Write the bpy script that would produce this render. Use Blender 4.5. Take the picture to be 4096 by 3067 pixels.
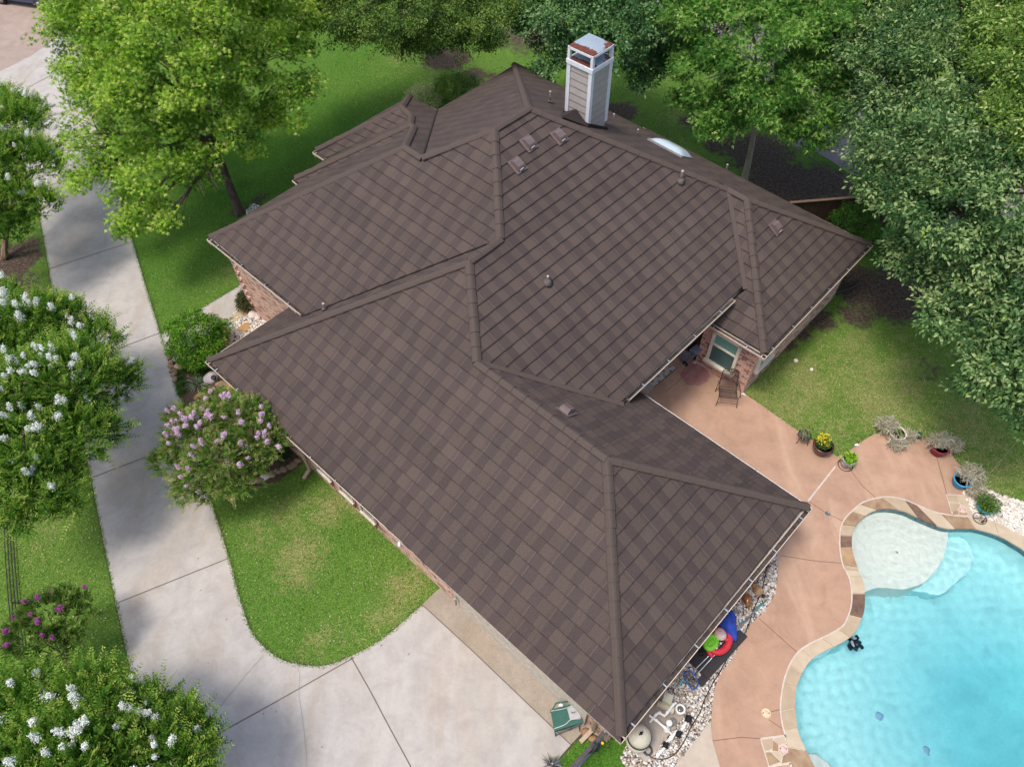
import bpy, bmesh, math, random
import numpy as np
from mathutils import Vector
from mathutils.geometry import tessellate_polygon
random.seed(7)
# ------------------------------------------------------------------ camera, sky, sun, exposure
sc = bpy.context.scene
for o_ in list(bpy.data.objects): bpy.data.objects.remove(o_)
COL = sc.collection
FPX, PITCH, ROLL, CAMH = 2977.526, 0.9157, -0.0218, 21.3353
_F = np.array([0, math.cos(PITCH), -math.sin(PITCH)]); _R0 = np.array([1., 0, 0]); _U0 = np.cross(_R0, _F)
_R = math.cos(ROLL)*_R0 + math.sin(ROLL)*_U0; _U = -math.sin(ROLL)*_R0 + math.cos(ROLL)*_U0
cam = bpy.data.cameras.new('camera'); camo = bpy.data.objects.new('camera', cam); COL.objects.link(camo)
from mathutils import Matrix
camo.matrix_world = Matrix(((_R[0], _U[0], -_F[0], 0), (_R[1], _U[1], -_F[1], 0), (_R[2], _U[2], -_F[2], CAMH), (0, 0, 0, 1)))
cam.sensor_width = 36; cam.lens = 36*FPX/4096; cam.clip_end = 2000; cam.clip_start = .5
sc.camera = camo
SUN_EL, SUN_DIR = 69, (-0.84, -0.54)          # towards the sun, seen on the ground plan
w = bpy.data.worlds.new('World'); sc.world = w; w.use_nodes = True
nt = w.node_tree; sky = nt.nodes.new('ShaderNodeTexSky'); sky.sky_type = 'NISHITA'; sky.sun_disc = False
sky.sun_elevation = math.radians(SUN_EL); sky.sun_rotation = math.atan2(SUN_DIR[0], SUN_DIR[1])
sky.air_density = 1.0; sky.dust_density = 3.5; sky.ozone_density = 1.0
nt.links.new(sky.outputs[0], nt.nodes['Background'].inputs[0]); nt.nodes['Background'].inputs[1].default_value = 0.15
sun = bpy.data.lights.new('sun', 'SUN'); sun.energy = 1.6; sun.angle = math.radians(14.0); sun.color = (1, .955, .89)
suno = bpy.data.objects.new('sun', sun); COL.objects.link(suno)
_h = math.hypot(*SUN_DIR); _e = math.radians(SUN_EL)
_sd = Vector((SUN_DIR[0]/_h*math.cos(_e), SUN_DIR[1]/_h*math.cos(_e), math.sin(_e)))
suno.rotation_euler = _sd.to_track_quat('Z', 'Y').to_euler(); suno.location = (0, 0, 40)
sc.view_settings.view_transform = 'Standard'; sc.view_settings.look = 'None'; sc.view_settings.gamma = 1
sc.view_settings.exposure = 0.63
sc.cycles.max_bounces = 8; sc.cycles.transparent_max_bounces = 12
sc.cycles.sample_clamp_indirect = 6

# ------------------------------------------------------------------ surveying helpers: plan of the photograph to metres
KP = 4096/2212
def ray(x, y):
    d = _F*FPX + _R*(x*KP-2048) - _U*(y*KP-1533.5)
    return d/np.linalg.norm(d)
def P(x, y, z=0.):
    d = ray(x, y); s = (z-CAMH)/d[2]; return Vector((d[0]*s, d[1]*s, z))
def PZ(x0, y0, k, x, y, z=0.): return P((x0+x*k)/KP, (y0+y*k)/KP, z)
def hit(pl, x, y):                      # pl = (point, normal)
    d = Vector(ray(x, y)); c = Vector((0, 0, CAMH)); return c + d*((pl[0]-c).dot(pl[1])/d.dot(pl[1]))
def plane3(a, b, c):
    n = (b-a).cross(c-a).normalized(); n = n if n.z > 0 else -n; return (a, n)

# ------------------------------------------------------------------ materials
def C3(c): return (c[0], c[1], c[2], 1)
class N:
    def __init__(s, name):
        s.m = bpy.data.materials.new(name); s.m.use_nodes = True; s.t = s.m.node_tree
        s.b = s.t.nodes['Principled BSDF']; s.out = s.t.nodes['Material Output']
    def n(s, typ, **kw):
        x = s.t.nodes.new('ShaderNode'+typ)
        for k, v in kw.items():
            if k in x.inputs.keys(): x.inputs[k].default_value = v
            else: setattr(x, k, v)
        return x
    def l(s, a, b): s.t.links.new(a, b)
    def noise(s, vec, scale, detail=3, rough=.55, dist=0):
        x = s.n('TexNoise'); x.inputs['Scale'].default_value = scale; x.inputs['Detail'].default_value = detail
        x.inputs['Roughness'].default_value = rough; x.inputs['Distortion'].default_value = dist
        s.l(vec, x.inputs['Vector']); return x.outputs['Fac']
    def ramp(s, fac, stops, interp='LINEAR'):
        x = s.n('ValToRGB'); x.color_ramp.interpolation = interp; e = x.color_ramp.elements
        while len(e) < len(stops): e.new(.5)
        for i, (p, c) in enumerate(stops):
            e[i].position = p; e[i].color = C3(c) if not isinstance(c, (int, float)) else (c, c, c, 1)
        s.l(fac, x.inputs[0]); return x.outputs[0]
    def mix(s, fac, a, b, mode='MIX'):
        x = s.n('Mix', data_type='RGBA', blend_type=mode)
        for v, i in ((fac, 0), (a, 6), (b, 7)):
            if hasattr(v, 'is_linked') or hasattr(v, 'node'): s.l(v, x.inputs[i])
            else: x.inputs[i].default_value = v if i == 0 else C3(v)
        return x.outputs[2]
    def math(s, op, a, b=None, c=None):
        x = s.n('Math', operation=op)
        for i, v in enumerate((a, b, c)):
            if v is None: continue
            if hasattr(v, 'node'): s.l(v, x.inputs[i])
            else: x.inputs[i].default_value = v
        return x.outputs[0]
    def bump(s, h, strength, dist=.01):
        x = s.n('Bump'); x.inputs['Strength'].default_value = strength; x.inputs['Distance'].default_value = dist
        s.l(h, x.inputs['Height']); s.l(x.outputs[0], s.b.inputs['Normal'])
    def base(s, c):
        if hasattr(c, 'node'): s.l(c, s.b.inputs['Base Color'])
        else: s.b.inputs['Base Color'].default_value = C3(c)
    def rough(s, r, spec=.3, metal=0):
        s.b.inputs['Roughness'].default_value = r; s.b.inputs['Specular IOR Level'].default_value = spec
        s.b.inputs['Metallic'].default_value = metal
def simple(name, c, c2=None, scale=6, rough=.7, spec=.3, metal=0, bump=0, bscale=40, stretch=None):
    m = N(name); g = m.n('NewGeometry').outputs['Position']
    if stretch:
        mp = m.n('Mapping'); mp.inputs['Scale'].default_value = stretch; m.l(g, mp.inputs[0]); g = mp.outputs[0]
    c2 = c2 or tuple(v*.72 for v in c)
    f = m.noise(g, scale, 4, .65)
    m.base(m.ramp(f, [(.32, c2), (.68, c)]))
    m.rough(rough, spec, metal)
    if bump: m.bump(m.noise(g, bscale, 3), bump)
    return m.m
_mc = {}
def MT(name, *a, **k):
    if name not in _mc: _mc[name] = simple(name, *a, **k)
    return _mc[name]

# ------------------------------------------------------------------ mesh builder
class MB:
    def __init__(s): s.v = []; s.f = []; s.uv = []; s.mi = []; s.sm = []; s.cur = 0
    def add(s, vs, fs, uvs=None, smooth=False):
        o = len(s.v); s.v += [tuple(p) for p in vs]
        for i, f in enumerate(fs):
            s.f.append([o+j for j in f]); s.uv.append(uvs[i] if uvs else None); s.mi.append(s.cur); s.sm.append(smooth)
        return s
    def box(s, c, d, rz=0, ax=None, taper=1.):
        c = Vector(c); X, Y, Z = ax or (Vector((math.cos(rz), math.sin(rz), 0)), Vector((-math.sin(rz), math.cos(rz), 0)), Vector((0, 0, 1)))
        vs = []
        for k in (-1, 1):
            t = taper if k > 0 else 1
            for i, j in ((-1, -1), (1, -1), (1, 1), (-1, 1)):
                vs.append(c + X*(i*d[0]/2*t) + Y*(j*d[1]/2*t) + Z*(k*d[2]/2))
        return s.add(vs, [(3, 2, 1, 0), (4, 5, 6, 7), (0, 1, 5, 4), (1, 2, 6, 5), (2, 3, 7, 6), (3, 0, 4, 7)])
    def beam(s, a, b, w, h, up=Vector((0, 0, 1))):
        a, b = Vector(a), Vector(b); X = (b-a); L = X.length; X = X.normalized(); Y = up.cross(X)
        Y = Y.normalized() if Y.length > 1e-4 else Vector((0, 1, 0)); Z = X.cross(Y)
        return s.box((a+b)/2, (L, w, h), ax=(X, Y, Z))
    def tube(s, pts, r, n=8, cap=True, smooth=True, closed=False):
        pts = [Vector(p) for p in pts]; m = len(pts); rs = r if isinstance(r, (list, tuple)) else [r]*m
        vs = []; pr = None
        for i, p in enumerate(pts):
            if closed: t = pts[(i+1) % m]-pts[i-1]
            else: t = (pts[min(i+1, m-1)]-pts[max(i-1, 0)])
            t = t.normalized() if t.length > 1e-9 else Vector((0, 0, 1))
            if pr is None:
                a = Vector((0, 0, 1)) if abs(t.z) < .9 else Vector((1, 0, 0)); pr = t.cross(a).normalized()
            else:
                pr = pr - t*pr.dot(t); pr = pr.normalized() if pr.length > 1e-6 else t.orthogonal().normalized()
            q = t.cross(pr)
            for k in range(n):
                an = 2*math.pi*k/n; vs.append(p + (pr*math.cos(an)+q*math.sin(an))*rs[i])
        fs = []
        for i in range(m if closed else m-1):
            j = (i+1) % m
            for k in range(n): fs.append((i*n+k, i*n+(k+1) % n, j*n+(k+1) % n, j*n+k))
        if cap and not closed: fs += [tuple(range(n))[::-1], tuple((m-1)*n+k for k in range(n))]
        return s.add(vs, fs, smooth=smooth)
    def lathe(s, prof, c, n=24, ax=None, smooth=True):
        c = Vector(c); X, Y, Z = ax or (Vector((1, 0, 0)), Vector((0, 1, 0)), Vector((0, 0, 1)))
        vs = [c + X*(r*math.cos(2*math.pi*k/n)) + Y*(r*math.sin(2*math.pi*k/n)) + Z*z for r, z in prof for k in range(n)]
        fs = [(i*n+k, i*n+(k+1) % n, (i+1)*n+(k+1) % n, (i+1)*n+k) for i in range(len(prof)-1) for k in range(n)]
        if prof[0][0] > 1e-4: fs.append(tuple(range(n))[::-1])
        if prof[-1][0] > 1e-4: fs.append(tuple((len(prof)-1)*n+k for k in range(n)))
        return s.add(vs, fs, smooth=smooth)
    def prism(s, pts, z0, z1, bottom=False, side=True):           # vertical prism on an outline
        pts = [Vector((p[0], p[1], 0)) for p in pts]
        ar = sum(pts[i-1].x*pts[i].y-pts[i].x*pts[i-1].y for i in range(len(pts)))
        if ar < 0: pts = pts[::-1]
        n = len(pts); tr = tessellate_polygon([pts])
        vs = [(p.x, p.y, z1) for p in pts] + [(p.x, p.y, z0) for p in pts]
        fs = []
        for t in tr:
            a, b, c = (pts[i] for i in t)
            if (b-a).cross(c-a).z < 0: t = t[::-1]
            fs.append(tuple(t))
            if bottom: fs.append(tuple(i+n for i in t[::-1]))
        if side: fs += [(i+n, (i+1) % n+n, (i+1) % n, i) for i in range(n)]
        return s.add(vs, fs)
    def blob(s, c, r, seed=0, sub=2, jit=.18, flat=1., rz=0):
        rnd = random.Random(seed); bm = bmesh.new(); bmesh.ops.create_icosphere(bm, subdivisions=sub, radius=1)
        ph = [rnd.uniform(0, 6) for _ in range(6)]; cs, sn = math.cos(rz), math.sin(rz)
        r = (r, r, r) if isinstance(r, (int, float)) else r; vs = []
        for v in bm.verts:
            x, y, z = v.co
            k = 1 + jit*(math.sin(2.3*x+ph[0])+math.sin(2.9*y+ph[1])+math.sin(2.6*z+ph[2])+.5*math.sin(5*x+ph[3])*math.sin(5*y+ph[4]))/2
            x, y, z = x*k*r[0], y*k*r[1], z*k*r[2]*flat
            vs.append((c[0]+x*cs-y*sn, c[1]+x*sn+y*cs, c[2]+z))
        fs = [tuple(v.index for v in f.verts) for f in bm.faces]; bm.free()
        return s.add(vs, fs, smooth=True)
    def build(s, name, mats, parent=None, base=None, uv=None):
        if not s.v: return None
        if base is None: base = BASE.get(parent.name) if parent is not None else None
        if base is None:
            a = np.array(s.v); base = Vector((float(a[:, 0].mean()), float(a[:, 1].mean()), float(a[:, 2].min()))) if parent is None else Vector((0, 0, 0))
        base = Vector(base)
        me = bpy.data.meshes.new(name)
        me.from_pydata([(p[0]-base.x, p[1]-base.y, p[2]-base.z) for p in s.v], [], s.f)
        for m in (mats if isinstance(mats, (list, tuple)) else [mats]): me.materials.append(m)
        me.polygons.foreach_set('material_index', s.mi); me.polygons.foreach_set('use_smooth', s.sm)
        if uv or any(u is not None for u in s.uv):
            lay = me.uv_layers.new(name='UVMap'); dat = []
            for i, f in enumerate(s.f):
                if s.uv[i] is not None: dat += [c for q in s.uv[i] for c in q]; continue
                vs = [Vector(s.v[j]) for j in f]; nn = (vs[1]-vs[0]).cross(vs[-1]-vs[0])
                if abs(nn.z) > .8*nn.length: dat += [c for q in vs for c in (q.x, q.y)]
                else:
                    t = Vector((-nn.y, nn.x, 0)).normalized(); dat += [c for q in vs for c in (q.dot(t), q.z)]
            lay.data.foreach_set('uv', dat)
        ob = bpy.data.objects.new(name, me); COL.objects.link(ob)
        if parent is not None: ob.parent = parent; BASE[ob.name] = base
        else: ob.location = base; BASE[ob.name] = base
        return ob
BASE = {}
def tag(o, label=None, cat=None, group=None, kind=None):
    if label: o['label'] = label
    if cat: o['category'] = cat
    if group: o['group'] = group
    if kind: o['kind'] = kind
    return o
def thing(name, base, label, cat, group=None):
    o = bpy.data.objects.new(name, None); o.empty_display_size = .3; COL.objects.link(o); o.location = base
    BASE[o.name] = Vector(base); return tag(o, label, cat, group)
def copy_tree(o, parent=None):
    c = o.copy(); COL.objects.link(c); c.parent = parent
    for ch in list(o.children): copy_tree(ch, c)
    return c
def smoothline(pts, n=6, closed=False):         # Catmull-Rom
    pts = [Vector(p) for p in pts]; out = []; m = len(pts)
    for i in range(m if closed else m-1):
        a, b, c, d = (pts[(i-1) % m], pts[i], pts[(i+1) % m], pts[(i+2) % m]) if closed else (pts[max(i-1, 0)], pts[i], pts[i+1], pts[min(i+2, m-1)])
        for k in range(n):
            t = k/n; out.append(.5*((2*b)+(c-a)*t+(2*a-5*b+4*c-d)*t*t+(3*b-a-3*c+d)*t**3))
    if not closed: out.append(pts[-1])
    return out
def ribbon(mb, pts, w, z, th=.0):
    pts = [Vector((p[0], p[1], 0)) for p in pts]; L = []; Rr = []
    for i, p in enumerate(pts):
        t = (pts[min(i+1, len(pts)-1)]-pts[max(i-1, 0)]).normalized(); n = Vector((-t.y, t.x, 0))
        L.append((p.x+n.x*w/2, p.y+n.y*w/2, z)); Rr.append((p.x-n.x*w/2, p.y-n.y*w/2, z))
    m = len(pts); mb.add(L+Rr, [(i, i+m, i+1+m, i+1) for i in range(m-1)])
    return mb
def leaf_mat(name, trans=.30, rough=.62):
    m = N(name); at = m.n('Attribute', attribute_name='tint'); m.base(at.outputs['Color']); m.rough(rough, .14)
    tl = m.n('BsdfTranslucent'); br = m.mix(1., at.outputs['Color'], (1.25, 1.35, .7), 'MULTIPLY'); m.l(br, tl.inputs[0])
    mx = m.n('MixShader'); mx.inputs[0].default_value = trans; m.l(m.b.outputs[0], mx.inputs[1]); m.l(tl.outputs[0], mx.inputs[2]); m.l(mx.outputs[0], m.out.inputs[0])
    return m.m
# ------------------------------------------------------------------ ground materials
def lawn_material():
    m = N('lawn grass'); g = m.n('NewGeometry').outputs['Position']
    at = m.n('Attribute', attribute_name='cover'); sp = m.n('SeparateColor'); m.l(at.outputs['Color'], sp.inputs[0])
    dirt, dry, lush = sp.outputs[0], sp.outputs[1], sp.outputs[2]
    n1 = m.noise(g, .9, 4, .6); n2 = m.noise(g, 3.5, 5, .7); n3 = m.noise(g, 22, 4, .75, .8); n4 = m.noise(g, 60, 3, .8)
    green = m.ramp(n3, [(.30, (.030, .068, .010)), (.46, (.085, .165, .024)), (.60, (.160, .255, .048)), (.74, (.27, .35, .09))])
    deep = m.ramp(n3, [(.30, (.016, .058, .006)), (.48, (.050, .150, .014)), (.62, (.090, .215, .024)), (.76, (.18, .30, .05))])
    straw = m.ramp(n3, [(.28, (.10, .10, .035)), (.5, (.25, .24, .085)), (.72, (.44, .39, .19))])
    c = m.mix(m.math('MULTIPLY', lush, .85), green, deep)
    f = m.math('ADD', m.math('MULTIPLY', n2, 1.3), m.math('MULTIPLY', n1, .9))
    f = m.math('ADD', f, m.math('MULTIPLY', dry, .62)); f = m.math('SUBTRACT', f, 1.28)
    f = m.math('MULTIPLY', f, 2.6); f = m.n('Clamp', Value=0.0) if False else f
    cl = m.n('Clamp'); m.l(f, cl.inputs[0])
    c = m.mix(m.math('MULTIPLY', cl.outputs[0], .75), c, straw)
    soil = m.ramp(m.noise(g, 9, 5, .7), [(.3, (.030, .021, .016)), (.5, (.075, .054, .040)), (.72, (.17, .13, .10))])
    d = m.math('ADD', dirt, m.math('MULTIPLY', m.math('SUBTRACT', m.noise(g, 2.2, 6, .75), .5), 1.5))
    d = m.math('ADD', d, m.math('MULTIPLY', m.math('SUBTRACT', n3, .5), .8))
    d = m.math('MULTIPLY', m.math('SUBTRACT', d, .5), 5.0); cd = m.n('Clamp'); m.l(d, cd.inputs[0])
    c = m.mix(cd.outputs[0], c, soil)
    fine = m.ramp(n4, [(.32, (.45, .45, .45)), (.68, (1.5, 1.5, 1.5))])
    c = m.mix(1.0, c, fine, 'MULTIPLY')
    m.base(c); m.rough(.95, .08)
    m.bump(m.math('ADD', n3, m.math('MULTIPLY', n4, .6)), .55, .05)
    return m.m
def concrete(name, c, stain=(.30, .235, .165), amt=.5, rough=.85, fine=.12):
    m = N(name); g = m.n('NewGeometry').outputs['Position']
    n1 = m.noise(g, .35, 5, .6, .6); n2 = m.noise(g, 1.7, 5, .65, .5); n3 = m.noise(g, 55, 3, .7); n5 = m.noise(g, 9, 4, .7)
    c1 = m.ramp(n2, [(.25, tuple(v*.80 for v in c)), (.55, c), (.8, tuple(min(v*1.12, .95) for v in c))])
    mp = m.n('Mapping'); mp.inputs['Scale'].default_value = (1, .28, 1); mp.inputs['Rotation'].default_value = (0, 0, .5); m.l(g, mp.inputs[0])
    s = m.ramp(m.noise(mp.outputs[0], .9, 5, .6, .7), [(.50, 0.), (.74, 1.)])
    c1 = m.mix(m.math('MULTIPLY', s, amt), c1, stain)
    grey = m.ramp(n1, [(.42, 0.), (.68, 1.)])
    c1 = m.mix(m.math('MULTIPLY', grey, .28), c1, tuple(v*.72 for v in (c[0]*.95, c[1], c[2]*1.05)))
    vo = m.n('TexVoronoi'); vo.inputs['Scale'].default_value = 1.1; m.l(g, vo.inputs[0]); so = m.ramp(vo.outputs['Distance'], [(.015, .55), (.05, 1.)]); c1 = m.mix(1., c1, so, 'MULTIPLY') if name.startswith('drive') else c1
    sp = m.ramp(n3, [(.2, (1-2.2*fine,)*3), (.5, (1, 1, 1)), (.8, (1+fine,)*3)])
    c1 = m.mix(1., c1, sp, 'MULTIPLY')
    sp2 = m.ramp(n5, [(.2, (.93,)*3), (.8, (1.05,)*3)]); c1 = m.mix(1., c1, sp2, 'MULTIPLY')
    m.base(c1); m.rough(rough, .2); m.bump(n3, .12, .01); return m.m
M_LAWN = lawn_material()
M_DRIVE = concrete('driveway concrete', (.43, .395, .36), (.34, .26, .18), .5)
M_DRIVE2 = concrete('old apron concrete', (.34, .285, .225), (.26, .19, .12), .5, fine=.22)
M_ROAD = concrete('street concrete', (.35, .27, .22), (.30, .22, .17), .4, fine=.16)
M_PATIO = concrete('stained patio concrete', (.42, .262, .178), (.56, .38, .27), .65, .75, .06)
M_JOINT = MT('joint dirt', (.17, .135, .10), scale=20)
M_SOIL = MT('soil edge', (.10, .065, .045), (.04, .027, .018), 14, bump=.5)
M_MORTAR = MT('white mortar', (.58, .50, .43), (.46, .38, .32), 8)
M_DARKJ = MT('patio joint', (.20, .105, .07), scale=15)

# ------------------------------------------------------------------ plan outlines, in metres through P()
def L2(s): return [P(*map(float, a.split(','))) for a in s.split()]
drive_right = '196,-30 190,40 184,85 178,137 183,165 198,230 226,320 256,416 264,450 287,523 316,622 346,719 361,767 379,829 400,895 430,985 457,1084 481,1159 504,1240 518,1291 537,1350 559,1385 594,1416 629,1431 674,1438 712,1435 768,1412 830,1377 889,1326 913,1305'
drive_left = '340,1700 283,1449 238,1240 197,1033 115,633 106,582 90,491 76,420 40,330 -20,255 -120,200 -260,180'
arc = '-260,215 -120,190 0,156 67,122 89,107 156,62 185,35 200,5 212,-40'
DR = smoothline(L2(drive_right)[1:], 3)
drive_poly = DR + L2('1134,1514 1233,1608 1190,1656 1130,1722') + L2('700,1790 420,1800') + smoothline(L2(drive_left), 3) + L2(arc)[:-2][:7]
road_poly = L2('-260,215 -120,190 0,156 67,122 89,107 156,62 185,35 200,5 215,-60 230,-160 -330,-160 -600,60')
apron_poly = L2('913,1305 940,1279 962,1262 1320,1600 1262,1577 1233,1608 1134,1514')
def geti(poly): return [(p.x, p.y) for p in poly]
coping_outer = '1820,1222 1814,1193 1813,1166 1815,1142 1825,1120 1845,1100 1863,1086 1892,1077 1920,1074 1952,1080 1976,1090 2016,1106 2060,1115 2102,1118 2145,1126 2187,1147 2225,1166 2275,1200 2330,1260 2380,1350 2400,1480 2370,1640 2290,1760 2150,1850 1950,1850 1800,1790 1738,1720 1706,1650 1696,1600 1695,1587 1688,1559 1685,1524 1691,1478 1704,1438 1722,1410 1748,1391 1786,1373 1818,1354 1829,1336 1837,1312 1839,1283 1835,1254 1827,1235'
coping_inner = '1850,1226 1840,1193 1838,1166 1842,1145 1856,1126 1874,1110 1901,1100 1928,1100 1955,1106 1981,1118 2021,1135 2048,1142 2088,1142 2115,1145 2155,1157 2187,1174 2215,1192 2255,1225 2300,1280 2340,1370 2355,1480 2330,1620 2260,1720 2140,1800 1960,1800 1830,1745 1778,1690 1750,1643 1735,1612 1723,1583 1718,1551 1716,1518 1719,1484 1731,1454 1746,1430 1770,1411 1813,1390 1842,1370 1856,1344 1865,1318 1866,1283 1862,1254 1853,1238'
CO = smoothline(L2(coping_outer), 3, True); CI = smoothline(L2(coping_inner), 3, True)
patio_out = '1385,850 1640,700 1605,848 1620,859 1714,925 1807,987 1838,971 1847,963 1869,949 1888,938 1928,931 1971,936 1995,944 2021,960 2054,981 2072,1005 2079,1037 2080,1062 2102,1118'
# patio runs along the outer edge of the coping
def near(poly, p): return min(range(len(poly)), key=lambda i: (poly[i]-p).length)
i0 = near(CO, P(2102, 1118)); i1 = near(CO, P(1706, 1650))
edge = []
i = i0
while True:
    edge.append(CO[i]); i = (i-1) % len(CO)
    if i == (i1-1) % len(CO) or len(edge) > 400: break
if len(edge) > 130:
    edge = []; i = i0
    while i != (i1+1) % len(CO): edge.append(CO[i]); i = (i+1) % len(CO)
_h = lambda a, b: Vector((a*math.cos(-.774936)-b*math.sin(-.774936), a*math.sin(-.774936)+b*math.cos(-.774936), 0))
patio_poly = [_h(-9.05, 12.35), _h(-9.05, 19.6), _h(-7.2, 19.6)] + L2(patio_out)[2:] + edge + L2('1712,1690 1600,1720 1570,1700 1555,1656 1539,1600 1536,1562 1537,1533 1542,1493 1553,1458 1577,1428 1606,1380 1620,1348 1649,1323 1671,1288 1678,1259 1680,1224 1676,1195 1560,1240 1500,1100')

# ------------------------------------------------------------------ lawn sheet with a hole for the pool, reaching far out
def inside(px, py, poly):
    x = np.asarray(px); y = np.asarray(py); r = np.zeros(x.shape, bool); n = len(poly)
    for i in range(n):
        x0, y0, x1, y1 = poly[i-1][0], poly[i-1][1], poly[i][0], poly[i][1]
        c = ((y0 > y) != (y1 > y)); xi = (x1-x0)*(y-y0)/((y1-y0) if abs(y1-y0) > 1e-9 else 1e-9)+x0
        r ^= c & (x < xi)
    return r
def lawn():
    gx = np.concatenate([[-500, -150, -70], np.arange(-34, 34.01, .25), [70, 150, 500]])
    gy = np.concatenate([[-400, -100, -20], np.arange(-2, 58.01, .25), [90, 200, 600]])
    X, Y = np.meshgrid(gx, gy); nx, ny = len(gx), len(gy)
    co = np.stack([X.ravel(), Y.ravel(), np.zeros(X.size)], 1)
    cx = (gx[:-1]+gx[1:])/2; cy = (gy[:-1]+gy[1:])/2; CX, CY = np.meshgrid(cx, cy)
    mid = [((a.x+b.x)/2, (a.y+b.y)/2) for a, b in zip(CO, CI)]
    keep = ~inside(CX.ravel(), CY.ravel(), mid)
    idx = np.arange((nx-1)*(ny-1))[keep]; i = idx % (nx-1); j = idx//(nx-1); a = j*nx+i
    F = np.stack([a, a+1, a+nx+1, a+nx], 1)
    me = bpy.data.meshes.new('lawn'); me.vertices.add(len(co)); me.vertices.foreach_set('co', co.ravel())
    me.loops.add(F.size); me.loops.foreach_set('vertex_index', F.ravel().astype(np.int32))
    me.polygons.add(len(F)); me.polygons.foreach_set('loop_start', np.arange(0, F.size, 4, dtype=np.int32))
    me.update(calc_edges=True)
    def blobs(L):
        v = np.zeros(len(co))
        for x, y, r, s in L:
            p = P(x, y); d = np.hypot(co[:, 0]-p.x, co[:, 1]-p.y)/r; v = np.maximum(v, s*np.exp(-d*d*1.2))
        return v
    dirt = blobs([(1640, 330, 2.2, 1.1), (1700, 400, 2.4, 1.2), (1780, 395, 2.0, 1.), (1560, 310, 1.6, .9), (1500, 265, 1.6, .75), (1345, 240, 1.4, .9), (965, 125, 1.7, 1.2), (1020, 165, 1.3, 1.),
        (880, 120, 1.3, .45), (1860, 620, 1.5, 1.2), (1930, 640, 2.0, 1.1), (1985, 610, 2.4, 1.1), (1850, 680, 1.2, .85), (1770, 690, 1.0, .9), (1690, 745, .7, .85), (1730, 720, .9, .75), (2060, 600, 3, 1.0), (2150, 700, 2.5, .8), (2080, 780, 1.5, .5),
        (2005, 800, 1.0, .6), (2055, 825, .9, .6), (30, 560, 1.5, 1.2), (-20, 620, 2.5, 1.0), (60, 530, 1.0, .9), (520, 455, .7, .9), (20, 640, 1.0, .55), (560, 430, .8, .7),
        (1150, 70, 4, .8), (1450, 100, 5, .7), (1830, 200, 5, .9), (2050, 350, 6, .9), (30, 860, 2.5, .7), (1000, 190, .9, .7), (1060, 170, 1, .7)])
    dry = blobs([(650, 1205, 1.0, 1), (870, 1270, .7, 1), (705, 1100, .9, .9), (620, 1110, .8, .8), (775, 1085, .8, .9), (900, 1250, .6, 1), (660, 1245, .6, 1), (830, 1330, .8, .7), (560, 1160, .8, .7), (700, 1380, 1, .5), (1700, 880, 1.6, .75), (1900, 850, 2, .5), (1650, 840, 1, .7), (1990, 950, 2, .45), (2150, 950, 2, .5),
        (40, 640, 1.5, .7), (120, 1130, 1.5, .5), (60, 1100, 1.5, .6), (1780, 880, 1.5, .5), (1900, 850, 3.5, .8), (1740, 830, 2, .85), (2060, 930, 3, .7), (1850, 760, 2, .6), (2150, 1000, 2, .7), (1650, 870, 1.2, .8), (1450, 250, 2, .4), (930, 160, 1.5, .4), (500, 590, 1.2, .35), (470, 600, 1.5, .3), (880, 130, 2, .4)])
    lush = blobs([(560, 330, 4, 1), (500, 420, 3, 1), (700, 270, 4, .9), (330, 560, 4, .6), (430, 560, 3, .6), (750, 130, 4, .6), (1240, 100, 4, .7), (820, 180, 4, .5), (1560, 250, 4, .5), (700, 1150, 1.5, .5), (560, 1350, 3, .4), (1290, 1640, 2, .9), (1400, 1640, 2, .7), (1790, 360, 1.5, .8)])
    for w_ in (dirt,): pass
    col = np.stack([dirt, dry, lush, np.ones(len(co))], 1).astype(np.float32)
    at = me.attributes.new('cover', 'FLOAT_COLOR', 'POINT'); at.data.foreach_set('color', col.ravel())
    me.materials.append(M_LAWN); ob = bpy.data.objects.new('lawn', me); COL.objects.link(ob); return tag(ob, kind='structure')
lawn()
def sheet(name, poly, z, mat, z0=-.15): return tag(MB().prism(poly, z0, z).build(name, mat), kind='structure')
# soil line along the edges of the concrete
mb = MB()
for pl, w_ in ((DR, .10), (smoothline(L2(drive_left), 3), .10)): ribbon(mb, pl, w_, .004)
ribbon(mb, smoothline(L2('1605,848 1620,859 1714,925 1807,987 1838,971 1847,963 1869,949 1888,938 1928,931 1971,936 1995,944 2021,960 2054,981 2072,1005 2079,1037 2080,1062'), 3), .07, .004)
ribbon(mb, L2('348,723 443,662 522,614 575,583'), .08, .004); ribbon(mb, L2('1262,1577 1190,1656 1130,1722'), .08, .004)
ribbon(mb, L2('1720,322 1860,412'), .1, .004)
tag(mb.build('soil_edging', M_SOIL), kind='structure')
sheet('road', road_poly, .012, M_ROAD)
sheet('driveway', drive_poly, .020, M_DRIVE)
sheet('garage_apron', apron_poly, .026, M_DRIVE2)
sheet('patio', patio_poly, .030, M_PATIO)
sheet('entry_walkway', L2('348,723 443,662 522,614 600,570 640,600 560,650 485,695 430,740 366,790 356,750'), .016, M_DRIVE)
sheet('side_path', L2('1456,1656 1535,1555 1539,1600 1555,1656 1575,1710 1400,1722'), .022, MT('side path concrete', (.47, .40, .32), (.40, .33, .26), 3, bump=.1))
sheet('neighbour_path', L2('1713,318 1745,318 1800,352 1990,480 2100,560 2300,700 2500,560 2200,330 1900,160 1600,40 1480,-60 1300,-60 1500,60 1640,160 1740,250'), .016, concrete('far path concrete', (.20, .17, .165), (.3, .22, .18), .3))
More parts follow.
